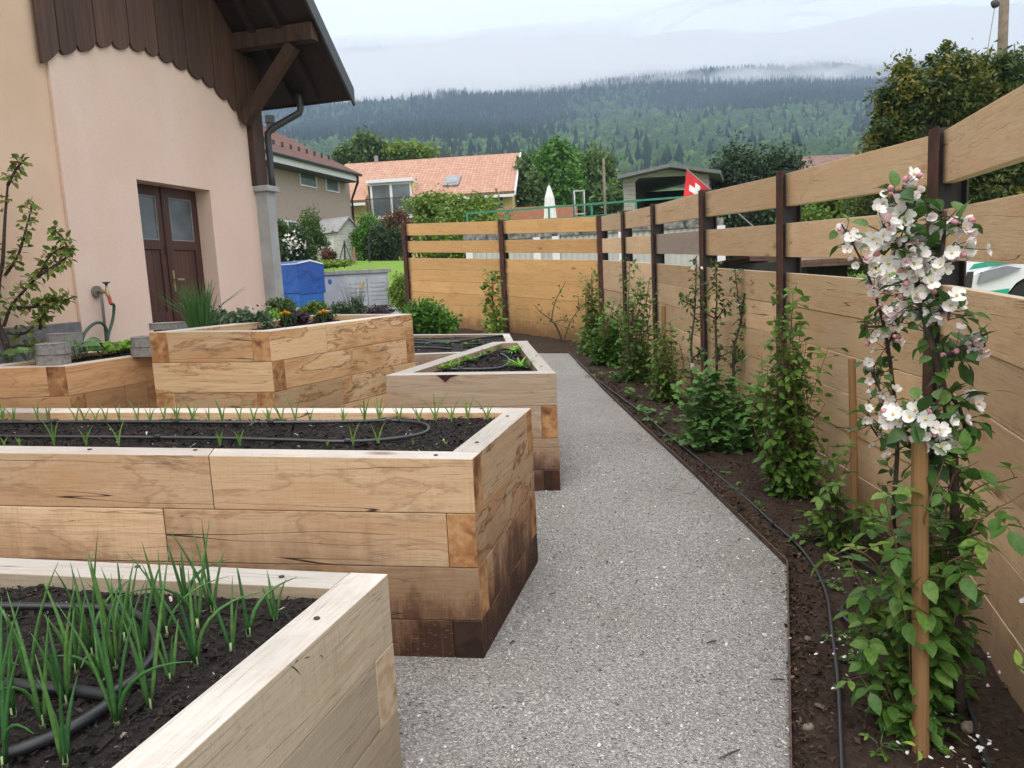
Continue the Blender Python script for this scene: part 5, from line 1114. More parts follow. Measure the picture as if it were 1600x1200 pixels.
apple('apple_tree', 'second apple tree in blossom, leaning left with a bent tip, just behind the tallest one',
      [b0, At(1396, 800, 3.35), At(1402, 690, 3.3), At(1390, 560, 3.25), At(1376, 490, 3.2), At(1352, 420, 3.15), At(1315, 350, 3.1)],
      [pxline([(1402, 700), (1370, 680), (1352, 640)], 3.3, 3.2), pxline([(1395, 640), (1370, 600), (1365, 565)], 3.25), pxline([(1380, 510), (1355, 510), (1350, 500)], 3.2), pxline([(1385, 540), (1410, 500), (1415, 450)], 3.2)], 3.2, .012,
      [70, 24, 24, 14, 20], [75, 10, 15, 8, 20], .025, leafs=.062)
# ---- three slim espaliered apple trees further back, and one at the corner column
for trunk, sd, lb in (
    ([(1078, 640), (1082, 575), (1080, 540), (1086, 480), (1088, 400)], [[(1086, 480), (1068, 470), (1062, 468)], [(1082, 560), (1100, 545)]], 'slim young apple tree with a white graft tag, left of three by the fourth post'),
    ([(1118, 650), (1120, 580), (1118, 500), (1120, 470), (1118, 405)], [[(1120, 500), (1095, 480), (1102, 440)], [(1119, 500), (1140, 470)], [(1120, 560), (1150, 545)]], 'slim young apple tree with two stems, middle of three by the fourth post'),
    ([(1146, 650), (1146, 580), (1148, 540), (1158, 500), (1154, 470), (1148, 420)], [[(1158, 495), (1162, 470), (1172, 462)], [(1158, 510), (1178, 502)], [(1147, 560), (1165, 555)]], 'slim young apple tree with a crooked stem, right of three by the fourth post')):
    d = 6.7 if trunk[0][0] < 1100 else (6.55 if trunk[0][0] < 1130 else 6.35); pts = pxline(trunk, d); pts[0] = V((pts[0].x, d, gz(pts[0].x, d)))
    rt = apple('apple_sapling', lb, pts, [pxline(q, d) for q in sd], d, .014, [110] + [24] * len(sd), [5] + [0] * len(sd), .018, 'slim apple saplings by the fourth post', .05, .05)
    if 'graft' in lb: p = At(1082, 573, d - .03); mb = MB(); mb.tube([p - Z * .02, p + Z * .03], .016, 8); mb.build('graft_tag', M['whitep'], rt)
# ---- sparse espalier against the far fence
pts = [(878, 545), (874, 520), (866, 505), (862, 500), (868, 470), (884, 440)]; d = 12.9
q = [At(x, y, d) for x, y in pts]; q[0] = V((q[0].x, d, gz(q[0].x, d)))
apple('bare_espalier', 'sparse espalier with thin bare branches against the far golden fence', q, [pxline(s, d) for s in ([(880, 540), (890, 505), (912, 475), (930, 460), (938, 435)], [(862, 500), (845, 488), (835, 476)], [(866, 503), (880, 500), (900, 505)], [(905, 485), (903, 460)], [(925, 465), (932, 455), (935, 430)])], d, .018, [22, 26, 6, 12, 6, 8], [0] * 6, .02, None, .06, .08)
# ---- wooden stakes
def stake(px, yt, yb, r, label, tilt=0):
    b = G(px + tilt, yb, 0); t = At(px, yt, b.y - .0); mb = MB(); N_ = 14; a = b - Z * .1; mb.tube([a, a.lerp(t, .5), t - Z * .004, t], [r * 1.04, r, r * .98, r * .9], N_); return tag(mb.build('wooden_stake', M['stake'], loc=b, smooth=False), label, 'stake')
stake(1437, 677, 1180, .0235, 'thick round wooden stake nearest the camera, rising among raspberry leaves', 3)
stake(1331, 560, 812, .021, 'round wooden stake with a green tie left of the blossoming apple trees', 6)
stake(1037, 478, 612, .024, 'round wooden stake beside a climbing bush near the third fence post'); stake(917, 456, 546, .03, 'round wooden stake in the bushes at the far fence corner')
p = At(1322, 669, G(1337, 812).y); mb = MB(); mb.tube([p + V((-.06, 0, .01)), p, p + V((.035, -.03, .0)), p + V((.06, 0, -.01)), p + V((.02, .03, 0)), p], .0035, 5); tag(mb.build('plant_tie', M['hoseg'], loc=p), 'thin green plant tie round the middle wooden stake', 'tie')
# ---- bushy plants made of canes with leaves
def canes(name, label, specs, mat, kind='rasp', Ls=.05, cat='plant', group=None, per=16, spread=.05, rad=.004, tone=(0, 1)):
    """specs: list of polylines"""
    root = thing(name, GZ(specs[0][0]), label, cat, group); ms, ml = MB(), MB()
    for pl in specs:
        q = spline(pl, 4); n = len(q); ms.tube(q, [rad * (1 - .6 * i / (n - 1)) for i in range(n)], 5)
        for k in range(per):
            t = (k + random.random()) / per; p, dd = along(q, t); dr = rv(1) + Z * .35; dr = (dr - dd * dr.dot(dd) * .7).normalized(); r = tone[0] + (tone[1] - tone[0]) * (random.random() * .7 + .3 * t); L = Ls * random.uniform(.65, 1.2)
            if kind == 'rasp': compound(ml, ms, p, dr, L, r, random.choice([3, 3, 5]))
            elif kind == 'lobed': b = p + dr * random.uniform(.3, 1) * spread; ms.tube([p, b], .0012, 4, cap=False); lobed(ml, b, dr + Z * .1 + rv(.2), Z + rv(.35), L * .75, r)
            else: b = p + dr * random.uniform(.1, 1) * spread; ms.tube([p, b], .0012, 4, cap=False); leaf(ml, b, dr + rv(.4), Z + rv(.5), L, L * .62, .25, .12, r)
    ms.build('stem', M['canes'], root, smooth=True); ml.build('leaves', M[mat], root, smooth=True); return root
def fan(px, yb, tips, d, jit=.04, n=1, mid=.5):
    """canes rising from the ground at (px, yb) to each tip pixel"""
    out = []
    for tx, ty in tips:
        for k in range(n):
            b = G(px + random.uniform(-8, 8), yb, 0); t = At(tx + random.uniform(-6, 6), ty + random.uniform(-6, 6), b.y + random.uniform(-.12, .1)); m_ = b.lerp(t, mid) + V((random.gauss(0, jit), random.gauss(0, jit), .06 * (t - b).length)); out.append([b, m_, t])
    return out
canes('raspberry_plant', 'big raspberry plant with large toothed leaves round the thick stake, nearest the camera', fan(1425, 1150, [(1330, 870), (1350, 960), (1380, 790), (1400, 900), (1420, 830), (1455, 760), (1490, 740), (1500, 800), (1340, 1050), (1380, 1100), (1465, 880), (1360, 900), (1455, 1010), (1395, 1000)], 0, .04) +
      [[G(1480, 1080), At(1500, 860, 2.3), At(1560, 790, 2.15)], [G(1480, 1080), At(1500, 800, 2.3), At(1590, 745, 2.2)], [G(1470, 1080), At(1480, 780, 2.2), At(1530, 720, 2.1)], [G(1480, 1080), At(1470, 900, 2.2), At(1545, 860, 2.1)], [G(1450, 1080), At(1440, 850, 2.2), At(1475, 720, 2.15)], [G(1440, 1080), At(1400, 850, 2.2), At(1370, 740, 2.2)], [G(1480, 1090), At(1510, 850, 2.15), At(1600, 770, 2.05)], [G(1430, 1080), At(1380, 900, 2.2), At(1320, 850, 2.1)]], 'lf_rasp', 'rasp', .060, per=19)
canes('raspberry_plant', 'raspberry plant right of the round bushy column, at the foot of the middle stake', fan(1320, 860, [(1290, 770), (1270, 800), (1310, 740), (1340, 700), (1300, 690), (1345, 780), (1262, 830), (1370, 800)], 0, .05), 'lf_rasp', 'rasp', .056, per=16)
canes('currant_bush', 'dense currant bush with pale lobed leaves, before the three apple saplings', fan(1135, 705, [(1066, 610), (1070, 650), (1200, 620), (1196, 660), (1085, 600), (1075, 640), (1090, 680), (1105, 590), (1125, 578), (1125, 620), (1150, 590), (1160, 640), (1150, 670), (1185, 600), (1110, 650), (1180, 660), (1130, 700), (1095, 575)], 0, .06, 2), 'lf_curr', 'lobed', .062, 'bush', per=38, spread=.09)
tip = []
for k in range(70):
    y = random.uniform(470, 760); w = np.interp(y, [440, 520, 600, 700, 780], [12, 36, 42, 62, 70]); tip.append((random.gauss(1232, w * .6), y))
canes('climbing_bush', 'tall leafy bush narrowing upward in front of the fifth fence post', fan(1232, 778, tip, 0, .05) + [[G(1232, 775), At(1232, 600, 4.6), At(1240, 450, 4.65)], [G(1232, 775), At(1225, 560, 4.6), At(1218, 445, 4.6)]] * 3, 'lf_climb', 'simple', .062, 'bush', per=30, spread=.08, tone=(0, .8))
tip = [(random.gauss(1000, 16), random.uniform(430, 580)) for k in range(26)]
canes('climbing_bush', 'slender leafy bush covering the second fence post near the far corner', fan(992, 598, tip, 0, .05) + [[G(985, 598), At(982, 500, 8.6), At(984, 405, 8.6)]] * 3, 'lf_climb', 'simple', .062, 'bush', per=48, spread=.11, rad=.008, tone=(0, .75))
tip = [(random.gauss(1040, 14), random.uniform(495, 600)) for k in range(18)]
canes('climbing_bush', 'small climbing bush wrapped round the stake near the third fence post', fan(1042, 628, tip, 0, .04), 'lf_climb', 'simple', .055, 'bush', per=44, spread=.10, rad=.006)
tip = [(random.gauss(950, 14), random.uniform(470, 550)) for k in range(26)]
canes('leafy_bush', 'round green bush just in front of the far fence corner', fan(948, 572, tip, 0, .07), 'lf_bright', 'simple', .065, 'bush', per=60, spread=.14, rad=.008)
tip = [(random.gauss(922, 9), random.uniform(425, 540)) for k in range(20)]
canes('climbing_bush', 'dark leafy climber in the far corner beside the corner post', fan(925, 556, tip, 0, .05), 'lf_climb', 'simple', .07, 'bush', per=55, spread=.13, rad=.008)
q = [[G(778, 536), At(770, 480, 14.0), At(768 + k, 425, 14.0)] for k in (-6, 0, 5, 2)]
canes('climbing_vine', 'thin green vine climbing the middle post of the far fence', q, 'lf_yel', 'simple', .11, 'vine', per=80, spread=.17, rad=.01)
# parsley like bush by the far fence
p_ = [(672, 500), (655, 505), (690, 508)]
r_ = thing('leafy_bush', atg(675, 500, 12.6), 'low dense parsley green bush left in front of the far fence', 'bush'); v, f, rr = leafcloud([bl(668, 498, 12.6, 32, 22), bl(690, 506, 12.6, 20, 14), bl(652, 510, 12.6, 20, 20)], .05, 9000, nclump=60); npmesh('foliage', v, f, M['lf_bright'], r_, r=rr)
# low plants scattered on the earth strip
sp_ = [(960, 600, 'a'), (985, 622, 'a'), (1010, 650, 'a'), (1003, 598, 'b'), (1020, 625, 'b'), (1035, 660, 'b'), (1065, 690, 'b'), (1145, 768, 'c'), (1185, 798, 'c'), (1262, 812, 'c'), (1250, 842, 'c'), (1300, 920, 'c'), (1312, 1005, 'c'), (1335, 1040, 'c'), (1310, 890, 'c'), (1490, 1125, 'd'), (940, 590, 'b'), (1060, 622, 'b'), (1130, 742, 'c'), (1375, 1175, 'c')]
where = ['far end of the hose, behind its bend', 'far end of the earth strip, before the slender bush', 'earth beside the hose below the third post', 'foot of the slender leafy bush', 'earth between the slender bush and the round stake', 'earth left of the small climbing bush', 'earth left of the currant bush by the hose', 'hose left of the tall climbing bush', 'hose by the tall climbing bush foot', 'right foot of the tall climbing bush', 'earth right of the lower hose', 'earth above the big raspberry plant', 'hose left of the big raspberry plant', 'petals under the big raspberry plant', 'earth below the middle raspberry plant', 'grey brown pebble near the fence foot', 'far end of the steel edging', 'foot of the climber at the third post stake', 'earth below the currant bush', 'bottom edge under the thick stake']
for (px, py, k), wh in zip(sp_, where):
    b = G(px, py, 0); ms, ml = MB(), MB(); L = {'a': .10, 'b': .10, 'c': .04, 'd': .022}[k]; mt_ = {'a': 'lf_curr', 'b': 'lf_rasp', 'c': 'lf_rasp', 'd': 'lf_dark'}[k]
    r_ = thing('seedling', b, {'a': 'small broad leaved seedling at the ', 'b': 'young raspberry shoot at the ', 'c': 'small green shoot on the ', 'd': 'dark clover clump by the '}[k] + wh, 'seedling', 'low shoots on the earth strip')
    for j in range(9 if k != 'd' else 26):
        dr = rv(1); dr.z = abs(dr.z) + .6; dr.normalize(); e = b + dr * random.uniform(.4, 1.3) * L; ms.tube([b - Z * .01, b.lerp(e, .5) + Z * .01, e], .0016, 4, cap=False); d2 = V((dr.x, dr.y, .15))
        if k == 'a': lobed(ml, e, d2, Z + rv(.3), L * .5, random.random())
        elif k == 'd': leaf(ml, e, d2, Z + rv(.3), L, L * .9, .2, .1, random.random(), False)
        else: compound(ml, ms, e, d2, L * .55, random.random())
    ms.build('stem', M['gstem'], r_); ml.build('leaves', M[mt_], r_, smooth=True)
# foreground twig tips cut by the frame
def twig(pts, label, nl, nf, L=.04):
    q = spline(pts, 4); r_ = thing('pear_twig', GZ(q[0]), label, 'twig', 'twig tips cut by the right and bottom edges'); mt = MB(); mt.tube(q, [.004 * (1 - .5 * i / (len(q) - 1)) for i in range(len(q))], 6); ml, mp = MB(), MB(); my = mp
    for k in range(nl): p, dd = along(q, .5 + .5 * random.random()); leaf(ml, p, dd * .5 + rv(.8), V((0, -.5, 1)) + rv(.4), L * random.uniform(.7, 1.2), L * .5, .25, .15, random.uniform(.6, 1))
    for k in range(nf): p, dd = along(q, .6 + .4 * random.random()); blossom(mp, my, p + rv(.02), V((-.3, -1, .3)) + rv(.5), .016)
    mt.build('stem', M['bark'], r_, smooth=True); ml.build('leaves', M['lf_yel'], r_, smooth=True)
    if nf: mp.build('blossom', [M['petal'], M['stamen']], r_, smooth=True)
twig([on(1.35, 1.45, 0), At(1680, 1150, 1.75), At(1640, 1080, 1.7), At(1590, 1040, 1.65)], 'yellow green leafy twig tip at the right edge, lower of two', 8, 0)
twig([on(1.42, 1.5, 0), At(1690, 1050, 1.75), At(1650, 980, 1.7), At(1598, 935, 1.65)], 'twig tip with white blossom at the right edge, upper of two', 3, 7)
twig([on(.88, 1.35, 0), At(1440, 1260, 1.6), At(1435, 1210, 1.6), At(1432, 1165, 1.6)], 'pale yellow leaf bud twig at the bottom edge under the raspberry plant', 5, 2, .03)
# fallen petals
mb = MB()
for k in range(170):
    px, py = random.choice([(1330, 1010), (1460, 1110), (1490, 1000), (1470, 1180), (1520, 1180), (1490, 1060), (1380, 1000), (1350, 900), (1500, 950), (1350, 1030)]); b = G(px + random.gauss(0, 38), py + random.gauss(0, 32), .035)
    if b.x > 1.75 + max(0, (b.y - 2.2)) * .2: continue
    a = random.random() * 6.28; petal(mb, b, V((math.cos(a), math.sin(a), random.uniform(-.1, .3))), Z + rv(.4), .014, .012, random.uniform(.3, 1))
tag(mb.build('fallen_petals', M['petal'], loc=G(1450, 1080, 0)), kind='stuff')
# ---- apricot tree against the pink house
d = 6.2; q = [(20, 640), (12, 548), (-4, 500), (-2, 440), (4, 410), (8, 340), (12, 290)]; q = [At(x, y, d) for x, y in q]; q[0] = V((q[1].x, d, gz(q[1].x, d)))
apple('apricot_tree', 'young fruit tree with bronze green leaves against the tan part of the house', q,
      [pxline(s, d) for s in ([(6, 510), (20, 475), (60, 430), (78, 400), (100, 385)], [(8, 430), (28, 400), (40, 360), (52, 315)], [(60, 430), (82, 418), (105, 400), (100, 375), (80, 355)], [(12, 520), (40, 520), (62, 500), (72, 490)], [(62, 515), (70, 490), (72, 478), (100, 470), (112, 465)], [(25, 480), (50, 480), (75, 475), (95, 462)], [(12, 290), (25, 265), (38, 250)], [(0, 420), (-20, 380), (-30, 340)], [(10, 545), (40, 540), (70, 548), (80, 530)])], d, .028,
      [40, 120, 80, 90, 40, 80, 90, 50, 16, 50], [0] * 10, .02, None, .062, .05)
for o in bpy.data.objects:
    if o.name.startswith('leaves') and o.parent and o.parent.name == 'apricot_tree': o.data.materials[0] = M['lf_apri']
# ================================================================== in the beds
def onion(px, py, h, lb):
    b = G(px, py, H1 - .034); n = random.choice([3, 4, 4, 5]); mb = MB(); r_ = thing('spring_onion', b, lb, 'spring onion', 'spring onions in the nearest bed'); a0 = random.random() * 6
    for k in range(n):
        a = a0 + k * 6.28 / n + random.uniform(-.4, .4); lean = random.uniform(.04, .22); hh = h * random.uniform(.7, 1.15); dr = V((math.cos(a), math.sin(a), 0)); pts = []
        bend = random.uniform(.0, .16) if random.random() < .85 else .55
        for j in range(8): t = j / 7; pts.append(b + dr * (.004 + lean * hh * t + bend * hh * t * t) + Z * (hh * (t - bend * .9 * t * t)))
        w = random.uniform(.0034, .005); mb.tube(pts, [w * .8, w * 1.05, w * 1.1, w, w * .85, w * .65, w * .4, w * .1], 6, r=random.random())
    mb.build('leaves', M['lf_onion'], r_, smooth=True); ms = MB(); ms.tube([b - Z * .012, b + Z * .016], [.0065, .0058], 8); ms.build('shank', M['shank'], r_, smooth=True)
M['shank'] = plain('pale_onion_shank', (.42, .52, .26), .5, var=.2, sc=90)
zo = [(130, 810, .30), (190, 1000, .33), (290, 905, .26), (290, 1170, .21), (445, 805, .22), (520, 985, .31), (515, 740, .30), (665, 925, .30), (740, 595, .25), (765, 805, .13), (875, 730, .31), (950, 495, .24), (1035, 670, .17), (1110, 600, .20), (1230, 540, .13), (410, 690, .30), (20, 1180, .28), (60, 960, .26), (880, 560, .28), (640, 700, .28), (20, 1010, .24), (340, 760, .22), (560, 620, .22), (830, 450, .2), (-30, 1150, .3), (-60, 900, .3)]
onl = ['by the left edge behind the hose', 'short gap above the hose elbow', 'beside the hose elbow', 'drooping one nearest the bottom edge', 'centre of the bed left of the elbow', 'just right of the hose elbow', 'behind the hose elbow', 'tall one right of the elbow', 'middle of the back row', 'low one in front of the tall pair', 'tallest of the right group', 'third from the right in the back row', 'front of the right hand trio', 'middle of the right hand trio', 'rightmost, leaning on the wooden rim', 'left of the centre clump', 'bottom left corner', 'left edge above the corner one', 'back of the tall right group', 'heart of the centre clump', 'left edge between two others', 'left of the hose bend', 'between the centre and back rows', 'back row near the long rim', 'cut by the left edge, lower one', 'cut by the left edge, upper one']
for (x, y, h), w in zip(zo, onl): onion(x * .35, 780 + y * .35, h, 'spring onion in the nearest bed, ' + w)
def sprout(px, py, hpx, lb, proto=None):
    b = G(px, py, H2 - .034); sc = hpx * b.y / F; r_ = thing('garlic_sprout', b, lb, 'garlic sprout', 'garlic sprouts in the long bed'); mb = MB(); n = random.choice([2, 2, 3, 3, 4]); a0 = random.random() * 6
    for k in range(n):
        a = a0 + k * 6.28 / n + random.uniform(-.5, .5); dr = V((math.cos(a), math.sin(a) * .5, 0)); L = sc * random.uniform(.6, 1.08); ln = random.uniform(.12, .55); nn = V((0, -1, .2))
        pts = [b + dr * (ln * L * t * t * .8 + .1 * L * t) + Z * (L * t * (1 - .12 * t)) for t in (0, .25, .5, .75, 1)]; w = .0036; s = V((1, 0, 0)); P = []
        for p, q in zip(pts, (.9, 1, .9, .6, .05)): P += [p - s * w * q, p - V((0, w * .4 * q, 0)), p + s * w * q]
        mb.add(P, [(i * 3 + j, i * 3 + j + 1, i * 3 + j + 4, i * 3 + j + 3) for i in range(4) for j in (0, 1)], 0, random.random())
    mb.build('leaves', M['lf_garlic'], r_, smooth=True)
back = [5, 22, 60, 75, 120, 132, 150, 166, 187, 216, 235, 257, 277, 302, 327, 348, 375, 397, 420, 440, 462, 485, 537, 570, 593, 625, 655, 681, 706, 731, 762]
for i, x in enumerate(back):
    nb = ['pale pebble', 'hose', 'back rim', 'hose clip'][i % 4]
    sprout(x, 660 + random.uniform(-2, 2) , random.uniform(30, 56), 'garlic sprout in the back row of the long bed, %s from the left' % ['first', 'second', 'third', 'fourth', 'fifth', 'sixth', 'seventh', 'eighth', 'ninth', 'tenth', 'eleventh', 'twelfth', 'thirteenth', 'fourteenth', 'fifteenth', 'sixteenth', 'seventeenth', 'eighteenth', 'nineteenth', 'twentieth', 'twenty-first', 'twenty-second', 'twenty-third', 'twenty-fourth', 'twenty-fifth', 'twenty-sixth', 'twenty-seventh', 'twenty-eighth', 'twenty-ninth', 'thirtieth', 'thirty-first'][i])
for i, (x, h) in enumerate([(7, 18), (31, 18), (85, 58), (135, 38), (186, 50), (344, 34), (375, 30), (511, 12), (552, 42), (591, 48), (646, 16), (696, 10)]):
    sprout(x, 697, h, 'garlic sprout in the front row of the long bed, %s from the left' % ['first', 'second', 'third', 'fourth', 'fifth', 'sixth', 'seventh', 'eighth', 'ninth', 'tenth', 'eleventh', 'twelfth'][i])
# hoses in the beds, with their clips
def hose(name, label, pts, r, clips=(), clipd=None, rz=.011, n=8):
    q = spline(pts, n); root = thing(name, q[len(q) // 2] - Z * r, label, 'hose', 'black drip hoses'); mb = MB(); mb.tube(q, r, 10); mb.build('pipe', M['hose'], root, smooth=True)
    for t in clips: p, d = along(q, t); mb = MB(); mb.beam(p - d * .012 + Z * r * .6, p + d * .012 + Z * r * .6, r * 4.2, r * 1.2); mb.beam(p - d * .006 - Z * .05, p + d * .006 - Z * .05, .004, .1) ; mb.build('clip', M['hose'], root, bevel=.001)
    return root
hh = H2 - .024
hose('drip_hose', 'black drip hose looping along the long garlic bed', [G(x, y, hh) for x, y in [(-200, 661), (0, 660), (200, 659), (400, 660), (540, 659), (610, 657), (655, 661), (670, 669), (655, 679), (600, 687), (530, 690), (440, 687), (300, 684), (0, 682), (-200, 681)]], .0085, (.16, .27, .355, .46, .60, .76))
hh = H1 - .024
hose('drip_hose', 'black hose bending through the spring onions in the nearest bed', [G(x * .35, 780 + y * .35, hh) for x, y in [(-300, 470), (0, 475), (250, 478), (510, 487), (620, 520), (685, 590), (685, 680), (640, 750), (570, 820), (480, 868)]], .010, (.5,))
hose('supply_hose', 'thick black hose with an elbow in the front of the nearest bed', [G(x * .35, 780 + y * .35, hh) for x, y in [(-300, 790), (30, 822), (300, 850), (440, 868), (495, 885), (470, 925), (300, 1030), (160, 1090), (30, 1135), (-200, 1200)]], .013, ())
hh = H4 - .035
hose('drip_hose', 'curved black hose between rosettes in the wedge shaped bed', [G(x, y, hh) for x, y in [(700, 577), (770, 576), (790, 571), (796, 563), (790, 557), (782, 553)]], .009)
hose('drip_hose', 'thin black hose along the seedlings in the wedge shaped bed', [G(x, y, hh) for x, y in [(690, 568), (735, 562), (760, 552), (775, 541)]], .009)
hh = H6 - .015
for i, (pp, lb) in enumerate([([(560, 529), (700, 533), (750, 528), (794, 523)], 'grey hose resting across the lowest bed, ending at its corner'), ([(560, 536), (640, 536), (720, 534)], 'dark hose lying straight in the back of the lowest bed'), ([(560, 544), (650, 543), (705, 545)], 'dark hose lying in the front of the lowest bed')]):
    hose('drip_hose', lb, [G(x, y, hh) for x, y in pp], .014)
hose('drip_hose', 'long black drip hose running down the earth strip beside the steel edging', [G(x, y, .03) for x, y in [(900, 562), (930, 590), (980, 628), (1010, 650), (1035, 672), (1085, 712), (1128, 748), (1165, 778), (1205, 815), (1245, 850), (1272, 885), (1292, 930), (1300, 985), (1309, 1060), (1314, 1150), (1318, 1260)]], .0085, (.35, .5, .62, .74, .93))
hose('drip_hose', 'second black drip hose near the fence foot, passing the grey brown pebble', [G(x, y, .03) for x, y in [(1300, 850), (1380, 900), (1440, 930), (1478, 965), (1497, 1010), (1503, 1060), (1520, 1120), (1540, 1180), (1560, 1260)]], .0085, (.6, .9))
hose('drip_hose', 'short hose branch curling out from under the big raspberry plant', [G(x, y, .03) for x, y in [(1345, 985), (1326, 972), (1316, 958), (1320, 944), (1336, 938)]], .0085, (.5,))
# wedge bed: rosettes
def rosette(px, py, h, R, lb, mat, n=16, w=.3, up=.5, name='rosette_plant', cat='plant', group=None):
    b = G(px, py, h); r_ = thing(name, b, lb, cat, group); mb = MB()
    for k in range(n): a = random.random() * 6.28; e = random.uniform(up * .4, up * 1.6); leaf(mb, b + Z * .003, V((math.cos(a), math.sin(a), e)), V((-math.cos(a) * e, -math.sin(a) * e, 1)), R * random.uniform(.6, 1.1), R * w, .35, .15, random.random())
    mb.build('leaves', M[mat], r_, smooth=True); return r_
hs = H4 - .045
for i, (x, y) in enumerate([(682, 577), (700, 571), (712, 568), (728, 564), (745, 556), (757, 551), (768, 545), (694, 574), (720, 563), (738, 553), (772, 542)]): rosette(x + 8, y + 1, hs, .075, 'narrow leaved green seedling in the left row of the wedge bed, %s from the front' % ['first', 'third', 'fourth', 'sixth', 'eighth', 'ninth', 'tenth', 'second', 'fifth', 'seventh', 'eleventh'][i], 'lf_let', 18, .16, 1.0, 'leafy_seedling', 'seedling', 'green rows in the wedge bed')
rosette(813, 575, hs, .13, 'bright green rosette in the right front of the wedge bed', 'lf_let', 34, .13, .8); rosette(802, 551, hs, .12, 'bright green rosette in the right back of the wedge bed', 'lf_let', 30, .13, .8); rosette(716, 578.5, hs, .06, 'tiny grey green seedling row at the front rim of the wedge bed', 'lf_blue', 14, .16, 1.0)
for i, (x, y) in enumerate([(664, 541), (700, 540), (730, 541), (745, 537)]): rosette(x, y, H6 - .03, .12, ['small green plant at the left of the lowest bed', 'small green plant in the middle of the lowest bed', 'yellow green sprout right of the middle of the lowest bed', 'last small green plant in the lowest bed'][i], 'lf_mid', 16, .4, .7)
# bed with pavers
M['lf_kohl'] = leafmat('kohlrabi_leaf', [(.10, .20, .08), (.16, .29, .12)], .5, .25)
def kohl(px, py, s, lb, mat='lf_kohl'):
    b = G(px, py, H5 - .028); r_ = thing('cabbage_seedling', b, lb, 'seedling', 'seedlings in the paver bed'); ms, ml = MB(), MB()
    for k in range(8):
        a = k * .9 + random.random(); dr = V((math.cos(a) * .55, math.sin(a) * .55, 1)); e = b + dr * s * random.uniform(.35, .8); ms.tube([b, e], .003, 5); leaf(ml, e, V((math.cos(a), math.sin(a), .25)), Z + V((0, -.5, 0)) + rv(.2), s * .62, s * .48, .3, .1, random.random(), False)
    ms.build('stem', M['gstem'], r_); ml.build('leaves', M[mat], r_, smooth=True)
kohl(15, 571, .15, 'grey green cabbage seedling at the left edge of the paver bed'); kohl(45, 569, .17, 'grey green cabbage seedling left of the front paver stack', 'lf_mid'); kohl(120, 563, .18, 'blue green cabbage seedling right of the front paver stack'); kohl(132, 560, .17, 'tall cabbage seedling below the green hose', 'lf_kohl')
for i, (x, y) in enumerate([(158, 558), (172, 556), (186, 553), (200, 551), (213, 549)]):
    kohl(x, y, .125, 'bright green lettuce in the paver bed, %s from the left' % ['first', 'second', 'third', 'fourth', 'fifth'][i], 'lf_let')
def pavers(px, py, h, lb, n=2, s=.20, w=.19, t=.07):
    b = G(px, py, h); r_ = thing('paver_stack', b, lb, 'pavers', 'stacked pavers on the low bed')
    for k in range(n):
        a0 = .25 + .3 * k; mb = MB(); P = [b + V((math.cos(.1 * k) * ex * s * .5 - math.sin(.1 * k) * ey * w * .5 + .012 * k, math.sin(.1 * k) * ex * s * .5 + math.cos(.1 * k) * ey * w * .5, k * (t + .003))) for ex, ey in ((-1, -.5), (-.6, -1), (.6, -1), (1, -.5), (1, .5), (.6, 1), (-.6, 1), (-1, .5))]; mb.prism(P, Z * t); mb.build('paver', M['paver'], r_, bevel=.005)
pavers(84, 568, H5, 'two stacked grey pavers on the front corner of the low bed'); pavers(101, 549, H5, 'two stacked grey pavers on the back rim of the low bed', s=.24); pavers(232, 555, H5, 'two stacked grey pavers pressed against the tallest bed', s=.22); pavers(268, 513, H3 - .06, 'single grey paver on the rim of the tallest bed before the door', 1, .3, .2, .045)
# herbs in the tall bed
hz_ = H3 - .045
def chives(px, py, n, H, R, lb, mat='lf_onion', w=.003, name='chives'):
    b = G(px, py, hz_); mb = MB(); 
    for k in range(n):
        a = random.random() * 6.28; q = random.random() ** .5; dr = V((math.cos(a), math.sin(a), 0)); h = H * random.uniform(.45, 1); l = random.uniform(.0, .35) if random.random() < .9 else random.uniform(.6, 1.1); s = b + dr * q * R
        mb.tube([s, s + dr * l * h * .35 + Z * h * .5, s + dr * l * h * .9 + Z * h * (1 - .2 * l)], [w, w * .9, w * .3], 4, r=random.random(), cap=False)
    o = mb.build('chives', M[mat], loc=b, smooth=True); o.name = name; tag(o, lb, 'herb', 'herbs in the tallest bed')
def herb(px, py, rx, ry, mat, size, n, lb, tone=(0, 1), elong=1.5, name='herb_plant'):
    b = G(px, py, hz_); r_ = thing(name, b, lb, 'herb', 'herbs in the tallest bed'); d = b.y; c = b + Z * (ry * d / F * .9); v, f, rr = leafcloud([(c, (rx * d / F, rx * d / F * .8, ry * d / F))], size, n, tone, nclump=26, elong=elong); npmesh('foliage', v, f, M[mat], r_, r=rr)
    mb = MB()
    for k in range(7): mb.tube([b, c + V((random.uniform(-1, 1) * rx * d / F * .7, random.uniform(-.5, .5) * rx * d / F, random.uniform(-.3, .8) * ry * d / F))], [.004, .002], 5)
    mb.build('stem', M['canes'], r_); return r_
chives(313, 515, 210, .40, .07, 'tall chive clump with wispy stalks before the brown door'); herb(342, 508, 14, 13, 'lf_sage', .028, 520, 'small leaved sage beside the chive clump'); herb(376, 512, 20, 14, 'lf_sage', .03, 900, 'broad grey green sage bush left of the pilaster'); herb(408, 511, 14, 12, 'lf_blue', .022, 700, 'grey herb cushion in front of the pilaster')
herb(425, 506, 16, 12, 'lf_let', .022, 700, 'fresh yellow green herb beside the first marigold'); herb(440, 492, 22, 12, 'lf_mid', .022, 1100, 'feathery green herb behind the first marigold'); herb(468, 505, 16, 10, 'lf_purple', .028, 520, 'dark purple leaved herb between the two marigolds'); herb(492, 490, 18, 10, 'lf_yel', .022, 700, 'pale green thyme behind the second marigold')
